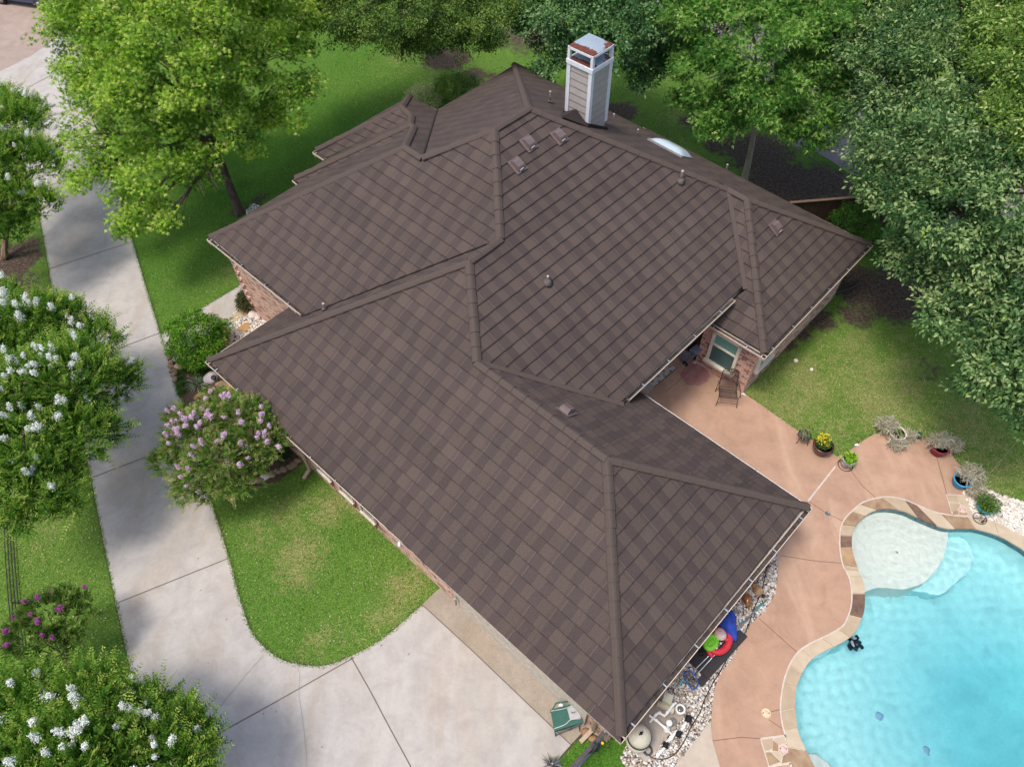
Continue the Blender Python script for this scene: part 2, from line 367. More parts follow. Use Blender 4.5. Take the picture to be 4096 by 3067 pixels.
def grass():
    rg = np.random.default_rng(77); n = 760000; P4_ = [P(-60, 1720), P(2290, 1720), P(2330, -120), P(-120, -120)]; xs = [p.x for p in P4_]; ys = [p.y for p in P4_]
    # sample evenly on the ground seen by the camera
    x = rg.uniform(min(xs), max(xs), n*2); y = rg.uniform(min(ys), max(ys), n*2); k = inside(x, y, geti(P4_)); x, y = x[k], y[k]
    keepout = [drive_poly, road_poly, apron_poly, CO, L2('348,723 443,662 522,614 600,570 640,600 560,650 485,695 430,740 366,790 356,750'), bed1, bed2, bed3, bed4, patio_poly, L2('1456,1656 1535,1555 1539,1600 1555,1656 1575,1710 1400,1722'),
        L2('1713,318 1745,318 1800,352 1990,480 2100,560 2300,700 2500,560 2200,330 1900,160 1600,40 1480,-60 1300,-60 1500,60 1640,160 1740,250'), [Vector((a*cu_-b*su_, a*su_+b*cu_, 0)) for a, b in ((-17.7, 4.5), (-1.4, 4.7), (-1.4, 12.5), (-5.1, 13), (-5.1, 23.4), (-21.3, 22.4), (-21.4, 7.4), (-17.7, 7.4))]]
    for pl_ in keepout: k = ~inside(x, y, geti(pl_)); x, y = x[k], y[k]
    me = bpy.data.objects['lawn'].data; co = np.empty(len(me.vertices)*3, np.float32); me.vertices.foreach_get('co', co); co = co.reshape(-1, 3); c4 = np.empty(len(me.vertices)*4, np.float32); me.attributes['cover'].data.foreach_get('color', c4); c4 = c4.reshape(-1, 4)
    gx = np.unique(co[:, 0]); gy = np.unique(co[:, 1]); ix = np.searchsorted(gx, x).clip(0, len(gx)-1); iy = np.searchsorted(gy, y).clip(0, len(gy)-1); cv = c4[iy*len(gx)+ix]
    k = rg.random(len(x)) > cv[:, 0]*1.35; x, y, cv = x[k], y[k], cv[k]; n = len(x)
    ex, ey = [], []                                   # blades leaning over the edges of the paving
    for pl_ in (DR, smoothline(L2(drive_left), 3), smoothline(L2('1605,848 1620,859 1714,925 1807,987 1838,971 1847,963 1869,949 1888,938 1928,931 1971,936 1995,944 2021,960 2054,981 2072,1005 2079,1037'), 3), L2('348,723 443,662 522,614')):
        for a_, b_ in zip(pl_[:-1], pl_[1:]):
            m_ = int((b_-a_).length/.006); t_ = rg.random(m_); ex.append(a_.x+(b_.x-a_.x)*t_+rg.normal(size=m_)*.035); ey.append(a_.y+(b_.y-a_.y)*t_+rg.normal(size=m_)*.035)
    ex, ey = np.concatenate(ex), np.concatenate(ey); kk = ~inside(ex, ey, geti(bed4)); ex, ey = ex[kk], ey[kk]
    ix = np.searchsorted(gx, ex).clip(0, len(gx)-1); iy = np.searchsorted(gy, ey).clip(0, len(gy)-1); x = np.concatenate([x, ex]); y = np.concatenate([y, ey]); cv = np.concatenate([cv, c4[iy*len(gx)+ix]]); n = len(x)
    a = rg.uniform(0, 6.28, n); L = rg.uniform(.035, .085, n); hgt = rg.uniform(.25, .9, n)*L; w_ = rg.uniform(.006, .012, n)
    dx, dy = np.cos(a), np.sin(a); z0 = np.where(np.arange(n) >= n-len(ex), .018, 0.)
    hgt = np.maximum(hgt, z0+.012)
    V = np.stack([np.stack([x-dy*w_, y+dx*w_, 0*x+z0], 1), np.stack([x+dy*w_, y-dx*w_, 0*x+z0], 1), np.stack([x+dx*L, y+dy*L, hgt], 1)], 1).reshape(-1, 3)
    F = np.arange(3*n).reshape(-1, 3)
    base = np.array([[.095, .19, .024]])*(1-cv[:, 2:3]*.8)+np.array([[.045, .165, .012]])*cv[:, 2:3]*.8; lf = .5+.5*np.sin(x*1.9+np.sin(y*1.3)*2)*np.sin(y*2.3+np.sin(x*.9)*2)
    st = (rg.random(n) < np.clip(cv[:, 1]*.5+.03+.08*lf, 0, 1))[:, None]; base = np.where(st, np.array([[.30, .30, .12]]), base)*rg.uniform(.6, 1.6, (n, 1))*(.88+.24*lf[:, None])
    o = leafmesh('grass', V, F, np.repeat(base, 3, 0), leaf_mat('grass blades', .25, .6), base=(0, 0, 0)); tag(o, 'short mown grass blades across the lawns', 'grass', kind='stuff')
cu_, su_ = math.cos(-.774936), math.sin(-.774936)
def joints(lines, mat, w_, z, name):
    mb = MB()
    for l in lines: ribbon(mb, L2(l), w_, z)
    return tag(mb.build(name, mat), kind='structure')
joints(['-10,226 23,209 172,134', '60,275 115,250 199,226', '96,405 140,392 246,372', '106,582 287,523', '150,798 255,754 346,720', '197,1033 357,972 420,948', '255,1302 494,1206', '440,1602 594,1517 765,1420', '759,1420 800,1492 840,1568 888,1656 915,1710', '912,1306 1020,1405 1134,1514 1233,1608'], M_JOINT, .028, .032, 'driveway_joint')
joints(['640,1430 648,1455 646,1500 655,1560 662,1620 664,1680', '430,1585 480,1520 530,1460 570,1415'], MT('crack', (.34, .31, .28)), .012, .031, 'driveway_crack')
joints(['1745,1083 1804,1008'], M_MORTAR, .055, .036, 'patio_mortar_line')
joints(['1436,848 1461,829 1500,788', '1833,1010 1860,1048 1892,1077', '1746,1083 1786,1110 1827,1129', '1683,1200 1760,1212 1819,1217', '1639,1336 1722,1410', '2021,982 2034,1030 2044,1068', '1539,1600 1601,1592 1641,1595', '1661,1538 1685,1532', '1660,1554 1688,1573'], M_DARKJ, .018, .034, 'patio_joint')
# ------------------------------------------------------------------ pebble beds
def pebble_mat():
    m = N('river pebbles'); at = m.n('Attribute', attribute_name='tint'); m.base(at.outputs['Color']); m.rough(.6, .35); return m.m
M_PEB = pebble_mat()
def leafmesh(name, V, F, tint, mat, nf=None, parent=None, base=None, smooth=False):
    me = bpy.data.meshes.new(name); V = np.asarray(V, np.float32)
    if base is None: base = BASE[parent.name] if parent is not None else Vector((0, 0, 0))
    V = V - np.array(base, np.float32)
    me.vertices.add(len(V)); me.vertices.foreach_set('co', V.ravel())
    F = np.asarray(F, np.int32); k = F.shape[1]
    me.loops.add(F.size); me.loops.foreach_set('vertex_index', F.ravel())
    me.polygons.add(len(F)); me.polygons.foreach_set('loop_start', np.arange(0, F.size, k, dtype=np.int32))
    if smooth: me.polygons.foreach_set('use_smooth', np.ones(len(F), bool))
    me.update(calc_edges=True)
    t = np.ones((len(V), 4), np.float32); t[:, :3] = tint
    at = me.attributes.new('tint', 'FLOAT_COLOR', 'POINT'); at.data.foreach_set('color', t.ravel())
    me.materials.append(mat); ob = bpy.data.objects.new(name, me); COL.objects.link(ob)
    if parent is not None: ob.parent = parent
    else: ob.location = base
    BASE[ob.name] = Vector(base); return ob
def ico(sub=1):
    bm = bmesh.new(); bmesh.ops.create_icosphere(bm, subdivisions=sub, radius=1)
    v = np.array([v.co[:] for v in bm.verts]); f = np.array([[q.index for q in p.verts] for p in bm.faces]); bm.free(); return v, f
def pebbles(name, poly, dens, rmin, rmax, seed, pal, z=.0):
    rg = np.random.default_rng(seed); pts = geti(poly); xs = [p[0] for p in pts]; ys = [p[1] for p in pts]
    A = (max(xs)-min(xs))*(max(ys)-min(ys)); n = int(A*dens)
    x = rg.uniform(min(xs), max(xs), n); y = rg.uniform(min(ys), max(ys), n); k = inside(x, y, pts); x, y = x[k], y[k]; n = len(x)
    iv, fi = ico(1); r = rg.uniform(rmin, rmax, n)**1.0; r *= rg.choice([1, 1, 1, 1.5], n)
    sx = r*rg.uniform(.9, 1.35, n); sy = r*rg.uniform(.7, 1., n); sz = r*rg.uniform(.4, .7, n); a = rg.uniform(0, 6.28, n)
    vx = iv[None, :, 0]*sx[:, None]; vy = iv[None, :, 1]*sy[:, None]; vz = iv[None, :, 2]*sz[:, None]
    jit = 1+rg.uniform(-.12, .12, vx.shape)
    X = (vx*np.cos(a)[:, None]-vy*np.sin(a)[:, None])*jit+x[:, None]; Y = (vx*np.sin(a)[:, None]+vy*np.cos(a)[:, None])*jit+y[:, None]
    Z = vz + (z+rg.uniform(0, rmax*.8, n))[:, None]
    V = np.stack([X, Y, Z], 2).reshape(-1, 3); F = (fi[None]+(np.arange(n)*len(iv))[:, None, None]).reshape(-1, 3)
    pal = np.array(pal); t = pal[rg.integers(0, len(pal), n)]*rg.uniform(.75, 1.15, (n, 1)); t = np.repeat(t, len(iv), 0)
    o = leafmesh(name, V, F, t, M_PEB, smooth=True); return tag(o, kind='stuff')
PALP = [(.62, .56, .49), (.70, .67, .63), (.50, .42, .34), (.36, .27, .19), (.30, .28, .27), (.66, .58, .47), (.52, .50, .49), (.22, .17, .14), (.72, .68, .60)]
bed1 = L2('1676,1195 1680,1224 1678,1259 1671,1288 1649,1323 1620,1348 1606,1380 1577,1428 1553,1458 1542,1493 1537,1533 1534,1556 1456,1656 1400,1700 1340,1640 1400,1500 1500,1350 1600,1250')
sheet('pebble_bed_floor', bed1, .008, M_SOIL, -.1)
tag(pebbles('river_pebbles', bed1, 1050, .018, .036, 3, PALP), 'mixed tan, white and brown river pebbles between house and pool deck', 'pebbles')
bed2 = L2('2080,1062 2102,1118 2145,1126 2187,1147 2240,1172 2300,1130 2260,1100 2180,1075 2110,1050')
sheet('poolside_bed_floor', bed2, .008, M_SOIL, -.1)
tag(pebbles('poolside_pebbles', bed2, 900, .025, .05, 4, [(.72, .66, .58), (.78, .75, .71), (.60, .5, .4), (.7, .62, .5)]), 'pale white pebbles beside the pool coping at the right', 'pebbles')
bed3 = L2('500,680 530,655 560,650 640,700 470,790 462,770 480,735 487,705')
sheet('entry_bed_floor', bed3, .008, M_SOIL, -.1)
tag(pebbles('entry_pebbles', bed3, 900, .018, .045, 5, PALP[:2]+PALP[:2]+PALP), 'white pebbles beside the brick entry wall', 'pebbles')
bed4 = L2('361,785 372,800 395,860 420,935 470,1010 520,1060 600,1040 655,1000 600,930 520,860 452,790 420,740')
sheet('planting_bed_soil', bed4, .010, MT('mulch', (.12, .075, .05), (.045, .03, .02), 11, bump=.7))
grass()
# ------------------------------------------------------------------ pool
WATER_Z = -.09
M_COPE = []
for i, (a, b) in enumerate([((.42, .33, .225), (.36, .27, .18)), ((.50, .41, .29), (.42, .33, .23)), ((.36, .25, .15), (.22, .13, .08)), ((.22, .135, .085), (.10, .06, .045)), ((.42, .27, .15), (.27, .17, .10))]):
    M_COPE.append(MT('flagstone %d' % i, a, b, 3.2, .75, bump=.15))
def pool():
    root = thing('swimming_pool', CI[0], 'free-form swimming pool with sandstone coping and white tanning ledge', 'pool')
    pl = N('pool plaster with depth tint'); g = pl.n('NewGeometry').outputs['Position']
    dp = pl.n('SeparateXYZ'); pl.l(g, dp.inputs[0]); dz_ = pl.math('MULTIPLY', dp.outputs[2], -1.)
    bl = pl.ramp(dz_, [(.0, (.70, .90, .87)), (.55, (.54, .83, .82)), (1., (.44, .78, .79))]); bl = pl.mix(pl.ramp(pl.math('SUBTRACT', dz_, 1.0), [(.1, 0.), (1., 1.)]), bl, (.18, .60, .66))  # darkening of the water with depth, painted into the plaster colour
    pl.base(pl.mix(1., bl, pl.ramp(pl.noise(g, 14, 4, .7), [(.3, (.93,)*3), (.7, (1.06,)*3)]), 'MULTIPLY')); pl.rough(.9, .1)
    led = N('ledge plaster'); g = led.n('NewGeometry').outputs['Position']
    led.base(led.ramp(led.noise(g, 20, 4, .7), [(.3, (.68, .69, .63)), (.7, (.77, .78, .71))])); led.rough(.9, .1)
    # basin: floor falls away from the ledge towards the deep end at the right
    n = len(CI); cen = sum(CI, Vector())/n
    mb = MB(); rings = []
    deep = P(2260, 1560)
    def depth(p):
        d = (Vector((p.x, p.y, 0))-deep).length; return -1.15 - 1.3*max(0, 1-d/5.2)
    fr = [0, .0, .05, .12, .3, .55, .8]; vs = []
    for k, f in enumerate(fr):
        for p in CI:
            q = p.lerp(cen, f); z = {0: -.02, 1: depth(q)+.35, 2: depth(q)+.1}.get(k, depth(q)); vs.append((q.x, q.y, z))
    vs.append((cen.x, cen.y, depth(cen)))
    fs = []
    for k in range(len(fr)-1):
        for i in range(n): fs.append((k*n+i, k*n+(i+1) % n, (k+1)*n+(i+1) % n, (k+1)*n+i)[::-1])
    k = len(fr)-1
    for i in range(n): fs.append((k*n+i, k*n+(i+1) % n, len(vs)-1)[::-1])
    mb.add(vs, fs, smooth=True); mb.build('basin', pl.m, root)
    # tanning ledge
    le = L2('2056,1136 2052,1171 2042,1203 2026,1228 2004,1250 1984,1259 1952,1266 1904,1262 1869,1273')
    ia = near(CI, P(2050, 1142)); ib = near(CI, P(1866, 1275)); ed = []
    i = ib; 
    while i != ia:
        ed.append(CI[i]); i = (i+1) % n
    if len(ed) > n/2:
        ed = []; i = ib
        while i != ia: ed.append(CI[i]); i = (i-1) % n
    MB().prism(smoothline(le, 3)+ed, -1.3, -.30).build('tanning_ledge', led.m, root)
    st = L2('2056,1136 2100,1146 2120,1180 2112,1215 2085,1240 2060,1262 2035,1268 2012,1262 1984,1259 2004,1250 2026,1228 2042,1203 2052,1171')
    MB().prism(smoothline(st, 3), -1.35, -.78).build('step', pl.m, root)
    MB().lathe([(.0, -.9), (.55, -.9), (.58, -.45), (.54, -.42), (0, -.42)], (P(1757, 1650)+Vector((.05, -.25, 0))), 32).build('seat_ledge', led.m, root)
    # waterline tile band
    tb = MB(); a = [p.lerp(cen, .004) for p in CI]
    tb.add([(p.x, p.y, 0.0) for p in a]+[(p.x, p.y, -.24) for p in a], [(i, (i+1) % n, n+(i+1) % n, n+i)[::-1] for i in range(n)])
    tm = N('blue waterline tile'); br = tm.n('TexBrick'); br.inputs['Scale'].default_value = 9; br.offset = 0; br.inputs['Color1'].default_value = (.03, .09, .11, 1); br.inputs['Color2'].default_value = (.07, .15, .17, 1)
    br.inputs['Mortar'].default_value = (.02, .05, .06, 1); br.inputs['Brick Width'].default_value = .9; br.inputs['Row Height'].default_value = .9
    uvn = tm.n('TexCoord'); tm.l(uvn.outputs['UV'], br.inputs[0]); tm.base(br.outputs[0]); tm.rough(.25, .5)
    tb.build('waterline_tile', tm.m, root, uv=True)
    # coping: one flagstone at a time, grout between
    gr = MB(); gr.add([(p.x, p.y, .030) for p in CO]+[(p.x, p.y, .030) for p in CI], [(i, (i+1) % n, n+(i+1) % n, n+i)[::-1] for i in range(n)])
    gr.add([(p.x, p.y, .030) for p in CI]+[(p.x, p.y, -.04) for p in CI], [(i, (i+1) % n, n+(i+1) % n, n+i)[::-1] for i in range(n)])
    gr.build('coping_bed', MT('coping grout', (.62, .54, .42), scale=20), root)
    rnd = random.Random(5); i = 0
    spec = {}
    for (x, y), m in {(1827, 1204): 4, (1826, 1172): 3, (1850, 1298): 3, (1965, 1090): 3, (1850, 1115): 2, (1900, 1090): 2, (2080, 1130): 2, (1742, 1640): 2}.items(): spec[near(CO, P(x, y))] = m
    while i < n:
        L = rnd.choice([3, 4, 4, 5]); seg = [(i+k) for k in range(L+1) if i+k <= n]
        mi = rnd.choice([0, 0, 1, 1, 0, 1, 4 if rnd.random() < .3 else 0])
        for s in seg[1:]:
            if s % n in spec: mi = spec[s % n]
        if len(seg) < 2: break
        o = [CO[s % n] for s in seg]; q = [CI[s % n] for s in seg]
        o = [a.lerp(b, .06) for a, b in zip(o, q)]; q2 = [b.lerp(a, -.03) for a, b in zip(o, q)]
        def shr(l):
            l = list(l); d0 = (l[1]-l[0]).normalized()*.013; d1 = (l[-1]-l[-2]).normalized()*.013; l[0] = l[0]+d0; l[-1] = l[-1]-d1; return l
        poly = shr(o)+shr(q2)[::-1]
        MB().prism(poly, .0, .052+rnd.uniform(0, .004), bottom=True).build('coping_stone', M_COPE[mi], root)
        i += L
    mo = MB(); ribbon(mo, [p for p in CO]+[CO[0]], .045, .046); mo.build('mortar_edge', M_MORTAR, root)
    for x, y in ((1893, 1549), (2000, 1618)):
        c = P(x, y); MB().lathe([(0, 0), (.1, 0), (.12, -.02)], (c.x*1.06, c.y*1.02, -1.6), 16)
    MB().lathe([(0, .02), (.035, .02), (.05, 0)], P(1936, 1194, -.30)+Vector((0, 0, .0)), 14).build('ledge_fitting', MT('fitting', (.35, .42, .5)), root)
    for x, y in ((1893, 1549), (1999, 1619)):
        c = P(x, y, -1.25); MB().lathe([(0, .03), (.09, .03), (.12, 0)], (c.x, c.y, depth(c)), 18).build('floor_drain', MT('drain cover', (.30, .50, .62), (.15, .3, .5), 40), root)
    # water: closed mesh, clear inside; the depth colour is painted on the plaster
    bpy.context.view_layer.update()
    wm = N('pool water'); wm.t.nodes.remove(wm.b)
    rf = wm.n('BsdfRefraction'); rf.inputs['IOR'].default_value = 1.33; rf.inputs['Roughness'].default_value = 0; gl = wm.n('BsdfGlossy'); gl.inputs['Roughness'].default_value = 0
    fr_ = wm.n('Fresnel'); fr_.inputs[0].default_value = 1.33; mx = wm.n('MixShader')
    wm.l(fr_.outputs[0], mx.inputs[0]); wm.l(rf.outputs[0], mx.inputs[1]); wm.l(gl.outputs[0], mx.inputs[2]); wm.l(mx.outputs[0], wm.out.inputs['Surface'])
    rf.inputs['Color'].default_value = WCOL
    # rippled surface: fine grid clipped to the pool outline, closed below
    st_ = .035; xs = np.arange(min(p.x for p in CI)-.1, max(p.x for p in CI)+.1, st_); ys = np.arange(min(p.y for p in CI)-.1, max(p.y for p in CI)+.1, st_)
    XX, YY = np.meshgrid(xs, ys); rg = np.random.default_rng(12); ZZ = np.zeros_like(XX)
    for _ in range(54):
        an = rg.uniform(0, 6.28); wl = rg.uniform(.12, .36); k_ = 6.283/wl; ZZ += WAMP*wl**1.25*np.sin(k_*(XX*math.cos(an)+YY*math.sin(an))+rg.uniform(0, 6.28)+.8*np.sin(XX*1.3+_)*np.cos(YY*1.1+_))
    # rings spreading from the ledge fitting
    c_ = P(1936, 1194); rr = np.hypot(XX-c_.x, YY-c_.y); ZZ += .0026*np.sin(rr*6.283/.15)*np.exp(-rr/1.4)
    nx_, ny_ = len(xs), len(ys); V = np.stack([XX.ravel(), YY.ravel(), WATER_Z+ZZ.ravel()], 1); B_ = V.copy(); B_[:, 2] = -3.0
    idx = np.arange((nx_-1)*(ny_-1)); i_ = idx % (nx_-1); j_ = idx//(nx_-1); cxm = xs[i_]+st_/2; cym = ys[j_]+st_/2
    big = [p+(p-cen).normalized()*.16 for p in CI]; kp = inside(cxm, cym, geti(big)).reshape(ny_-1, nx_-1)
    jj, ii = np.nonzero(kp); a_ = jj*nx_+ii; top = np.stack([a_, a_+1, a_+nx_+1, a_+nx_], 1); bot = top[:, ::-1]+nx_*ny_; F_ = [top, bot]; o_ = nx_*ny_
    pad = np.pad(kp, 1)
    for dj, di, (p_, q__) in ((-1, 0, (0, 1)), (0, 1, (1, nx_+1)), (1, 0, (nx_+1, nx_)), (0, -1, (nx_, 0))):
        e_ = ~pad[jj+1+dj, ii+1+di]; b0 = a_[e_]+p_; b1 = a_[e_]+q__; F_.append(np.stack([b1, b0, b0+o_, b1+o_], 1))
    F_ = np.concatenate(F_); used = np.unique(F_); mp_ = np.full(2*o_, -1); mp_[used] = np.arange(len(used)); VV = np.concatenate([V, B_])[used]
    wo = leafmesh('water', VV, mp_[F_], np.ones(3), wm.m, base=(0, 0, 0)); nf = len(top); sm = np.zeros(len(F_), bool); sm[:nf] = True; wo.data.polygons.foreach_set('use_smooth', sm)
    wo.cycles.is_caustics_caster = True
    for o in root.children: o.cycles.is_caustics_receiver = True
    sun.cycles.is_caustics_light = True
    tag(wo, kind='structure'); return wo
WAMP = .0030
WCOL = (.955, .99, .985, 1)
pool()
# ------------------------------------------------------------------ the house
YAW = -0.774936
cu, su = math.cos(YAW), math.sin(YAW)
DU = Vector((cu, su, 0)); DV = Vector((-su, cu, 0))
def H(u, v, z=0.): return Vector((u*cu-v*su, u*su+v*cu, z))
h0, h1, h2, hM = 2.6, 3.723, 2.688, 3.521
A = H(-18.064, 4.104, h0); B = H(-1.014, 4.387, h0); C_ = H(-.881, 12.809, h0)
Wp = H(-21.814, 6.998, h1); Np = H(-21.692, 22.715, h1); E_ = H(-4.719, 23.82, h2); S_ = H(-4.733, 16.51, h2)
Gap = H(-5.217, 8.688, 5.285); Gr2 = H(-9.815, 8.653, 5.311); Xap = H(-11.911, 10.511, 6.474); XM = H(-11.915, 11.808, 6.476)
MS = H(-14.416, 14.178, 7.864); MN = H(-14.41, 15.745, 7.861); Wa = H(-8.359, 20.167, 4.941); Wr = H(-9.144, 20.167, 4.941)
VMC = H(-6.59, 11.40, hM); VMS = H(-6.58, 17.86, hM); VWX = H(-16.29, 7.04, h1)
def T2(x, y, z): return PZ(1000, 0, .4973, x, y, z)
def rp2(x, y): return ((1000+x*.4973)/KP, y*.4973/KP)
NJ = H(-15.2, 22.71, h1); NJ2 = H(-15.2, 23.80, h2+.25)
house = thing('brick_house', H(-11, 12), 'single-storey brick house under a brown stone-coated shingle hip roof', 'house')
pl_Mw = plane3(Np, MN, MS)
VB = T2(1510, 885, h1); V3 = hit(pl_Mw, *rp2(1385, 1275)); N1 = T2(1285, 770, h1); W1 = T2(500, 1222, h1); F1 = T2(600, 1290, h1); W2 = T2(335, 1448, h1); F2 = T2(380, 1485, h1)
plD = plane3(VB, V3, N1)
R1 = hit(plD, *rp2(1222, 868)); Q1 = hit(plD, *rp2(1303, 940)); Q2 = hit(plD, *rp2(1290, 1010)); Q3 = hit(plD, *rp2(1318, 1030)); R3 = hit(plD, *rp2(1245, 1188))
def roof_mat():
    m = N('stone coated shingles'); uv = m.n('UVMap').outputs[0]; g = m.n('NewGeometry').outputs['Position']
    s = m.n('SeparateXYZ'); m.l(uv, s.inputs[0]); a, sv = s.outputs[0], s.outputs[1]
    row = m.math('FLOOR', m.math('DIVIDE', sv, .368))
    wr = m.n('TexWhiteNoise'); wr.noise_dimensions = '1D'; m.l(row, wr.inputs['W'])
    x = m.math('ADD', m.math('DIVIDE', a, 1.31), m.math('MULTIPLY', m.math('FLOOR', m.math('DIVIDE', row, 3.0)), .56)); x = m.math('ADD', x, m.math('MULTIPLY', wr.outputs[0], .10))
    fl = m.math('FLOOR', x); ph = m.math('SUBTRACT', x, fl)
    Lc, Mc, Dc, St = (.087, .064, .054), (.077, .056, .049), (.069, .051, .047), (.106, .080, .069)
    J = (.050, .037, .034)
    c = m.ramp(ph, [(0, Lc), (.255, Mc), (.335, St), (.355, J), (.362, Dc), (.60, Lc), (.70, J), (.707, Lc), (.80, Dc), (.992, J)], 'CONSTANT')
    cv = m.n('CombineXYZ'); m.l(fl, cv.inputs[0]); m.l(row, cv.inputs[1])
    wn = m.n('TexWhiteNoise'); wn.noise_dimensions = '3D'; m.l(cv.outputs[0], wn.inputs[0])
    c = m.mix(1., c, m.ramp(wn.outputs[0], [(0, (.90,)*3), (1, (1.10,)*3)]), 'MULTIPLY')
    fr_ = m.math('FRACT', m.math('DIVIDE', sv, .368)); c = m.mix(1., c, m.ramp(fr_, [(0, (.60,)*3), (.04, (.66,)*3), (.07, (1, 1, 1))]), 'MULTIPLY')  # shade below each course painted as a darker band at the row bottom
    # ribs pressed into the panels, their shade lines painted into the colour too
    wv = m.n('TexWave', wave_type='BANDS', bands_direction='X'); wv.inputs['Scale'].default_value = 9.5; wv.inputs['Distortion'].default_value = .6; m.l(uv, wv.inputs[0])
    c = m.mix(1., c, m.ramp(wv.outputs['Fac'], [(0, (.78,)*3), (1, (1.12,)*3)]), 'MULTIPLY')
    c = m.mix(1., c, m.ramp(m.noise(g, 90, 2, .8), [(.25, (.74,)*3), (.75, (1.26,)*3)]), 'MULTIPLY')
    c = m.mix(1., c, m.ramp(m.noise(g, .5, 4, .6), [(.3, (.90, .90, .92)), (.7, (1.08, 1.07, 1.05))]), 'MULTIPLY')
    m.base(c); m.rough(.9, .25)
    m.bump(m.math('ADD', wv.outputs['Fac'], m.noise(g, 70, 2)), .45, .006); return m.m
M_ROOF = roof_mat()
M_CAP = MT('ridge cap granules', (.098, .073, .061), (.072, .054, .047), 60, .9, .2, bump=.3, bscale=90)
M_CAPD = MT('dark flashing and lip shade', (.034, .025, .023), scale=20)
EXP, LIP = .368, .026
def clipband(poly, s0, s1):
    def cl(P_, keep, val):
        out = []
        for i in range(len(P_)):
            a, b = P_[i-1], P_[i]; ka, kb = keep(a), keep(b)
            if ka != kb:
                t = (val-a[1])/(b[1]-a[1]); out.append((a[0]+t*(b[0]-a[0]), val))
            if kb: out.append(b)
        return out
    q = cl(poly, lambda p: p[1] >= s0-1e-9, s0)
    return cl(q, lambda p: p[1] <= s1+1e-9, s1) if q else q
RB = MB()
def slope(pts, adir, s0=.15, lift=0., lip=LIP, under=True, eave=None):
    """shingle courses over one roof plane: saw-tooth strips, each with a lip at its lower edge"""
    o = Vector(pts[0] if eave is None else eave); a = Vector(adir).normalized()
    nrm = Vector()
    for i in range(len(pts)): nrm += pts[i-1].cross(pts[i])
    nrm.normalize(); nrm = nrm if nrm.z > 0 else -nrm
    a = (a-nrm*a.dot(nrm)).normalized(); s = nrm.cross(a); s = s if s.z > 0 else -s
    if a.cross(s).z < 0: a = -a
    loc = [((p-o).dot(a), (p-o).dot(s)) for p in pts]; off = sum((p-o).dot(nrm) for p in pts)/len(pts)
    def W(q, h): return o + a*q[0] + s*q[1] + nrm*(h+off+lift)
    smax = max(q[1] for q in loc); k0 = -1
    k = 0
    while s0+(k)*EXP < smax-.01:
        b0 = s0+k*EXP; b1 = b0+EXP; q = clipband(loc, b0 if k else b0, b1); k += 1
        if len(q) < 3: continue
        ar = abs(sum(q[i-1][0]*q[i][1]-q[i][0]*q[i-1][1] for i in range(len(q))))
        if ar < 1e-3: continue
        # wavy lower edge
        r = []
        for i in range(len(q)):
            p0, p1 = q[i-1], q[i]
            if abs(p0[1]-b0) < 1e-6 and abs(p1[1]-b0) < 1e-6 and abs(p1[0]-p0[0]) > .3:
                n = int(abs(p1[0]-p0[0])/.16)
                for j in range(1, n): 
                    xx = p0[0]+(p1[0]-p0[0])*j/n; r.append((xx, b0-.006-.007*math.sin(xx*9+k*2.1)-.005*math.sin(xx*23+k)))
            r.append(p1)
        hh = lambda p: lip*(1-max(0, min(1, (p[1]-b0)/EXP)))
        vs = [W(p, hh(p)) for p in r]; uvp = [(p[0], min(max(p[1], b0), b1-.001)-s0+.0005) for p in r]
        fl = [Vector((p[0], p[1], 0)) for p in r]
        tr = tessellate_polygon([fl]); fs = []; uvs = []
        for t in tr:
            if (fl[t[1]]-fl[t[0]]).cross(fl[t[2]]-fl[t[0]]).z < 0: t = t[::-1]
            fs.append(tuple(t)); uvs.append([uvp[i] for i in t])
        RB.add(vs, fs, uvs)
        for i in range(len(r)):                      # the lip itself, its shade painted in with a near-black material
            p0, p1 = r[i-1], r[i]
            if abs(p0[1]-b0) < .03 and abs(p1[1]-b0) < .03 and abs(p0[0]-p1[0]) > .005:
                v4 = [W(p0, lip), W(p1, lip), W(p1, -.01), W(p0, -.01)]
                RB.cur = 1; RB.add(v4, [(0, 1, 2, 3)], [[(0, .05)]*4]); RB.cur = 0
slope([A, B, Gap, Gr2, Xap], DU)
slope([B, C_, Gap], DV)
slope([C_, Gap, Gr2, VMC, H(-7.1, 12.8, h0)], DU, lip=.034)
slope([A, Xap, XM, VWX, H(-18.03, 7.7, h0)], DV, lip=.012)
slope([Wp, VWX, XM, MS, V3, R3], DU, lift=.03)
slope([Np, MN, MS, V3, VB], DV, lip=.010)
slope([VMC, VMS, Wr, MN, MS, XM, Xap, Gr2], DV, lip=.034, eave=H(-6.592, 14, hM))
slope([S_, Wa, Wr, VMS, H(-7.1, 16.51, h2)], DU)
slope([S_, E_, Wa], DV, lip=.034)
slope([Np, MN, Wr, Wa, NJ2+Vector((0, 0, .35)), NJ], DU, lip=.012, s0=.02)
slope([NJ2, E_, Wa], DU, lip=.012, s0=.02, lift=-.01)
slope([W1, N1, R1], DV, lip=.012, s0=.05); slope([W1, R1, Q1, F1], DU, s0=.1)
slope([W2, F1, Q1, Q2], DV, lip=.012, s0=.05); slope([W2, Q2, Q3, F2], DU, s0=.05)
slope([Wp, F2, Q3, R3], DV, lip=.012, s0=.05)
slope([N1, R1, Q1, Q2, Q3, R3, V3, VB], DU, lip=.02, s0=.1)
roof = RB.build('roof', [M_ROOF, M_CAPD], house)
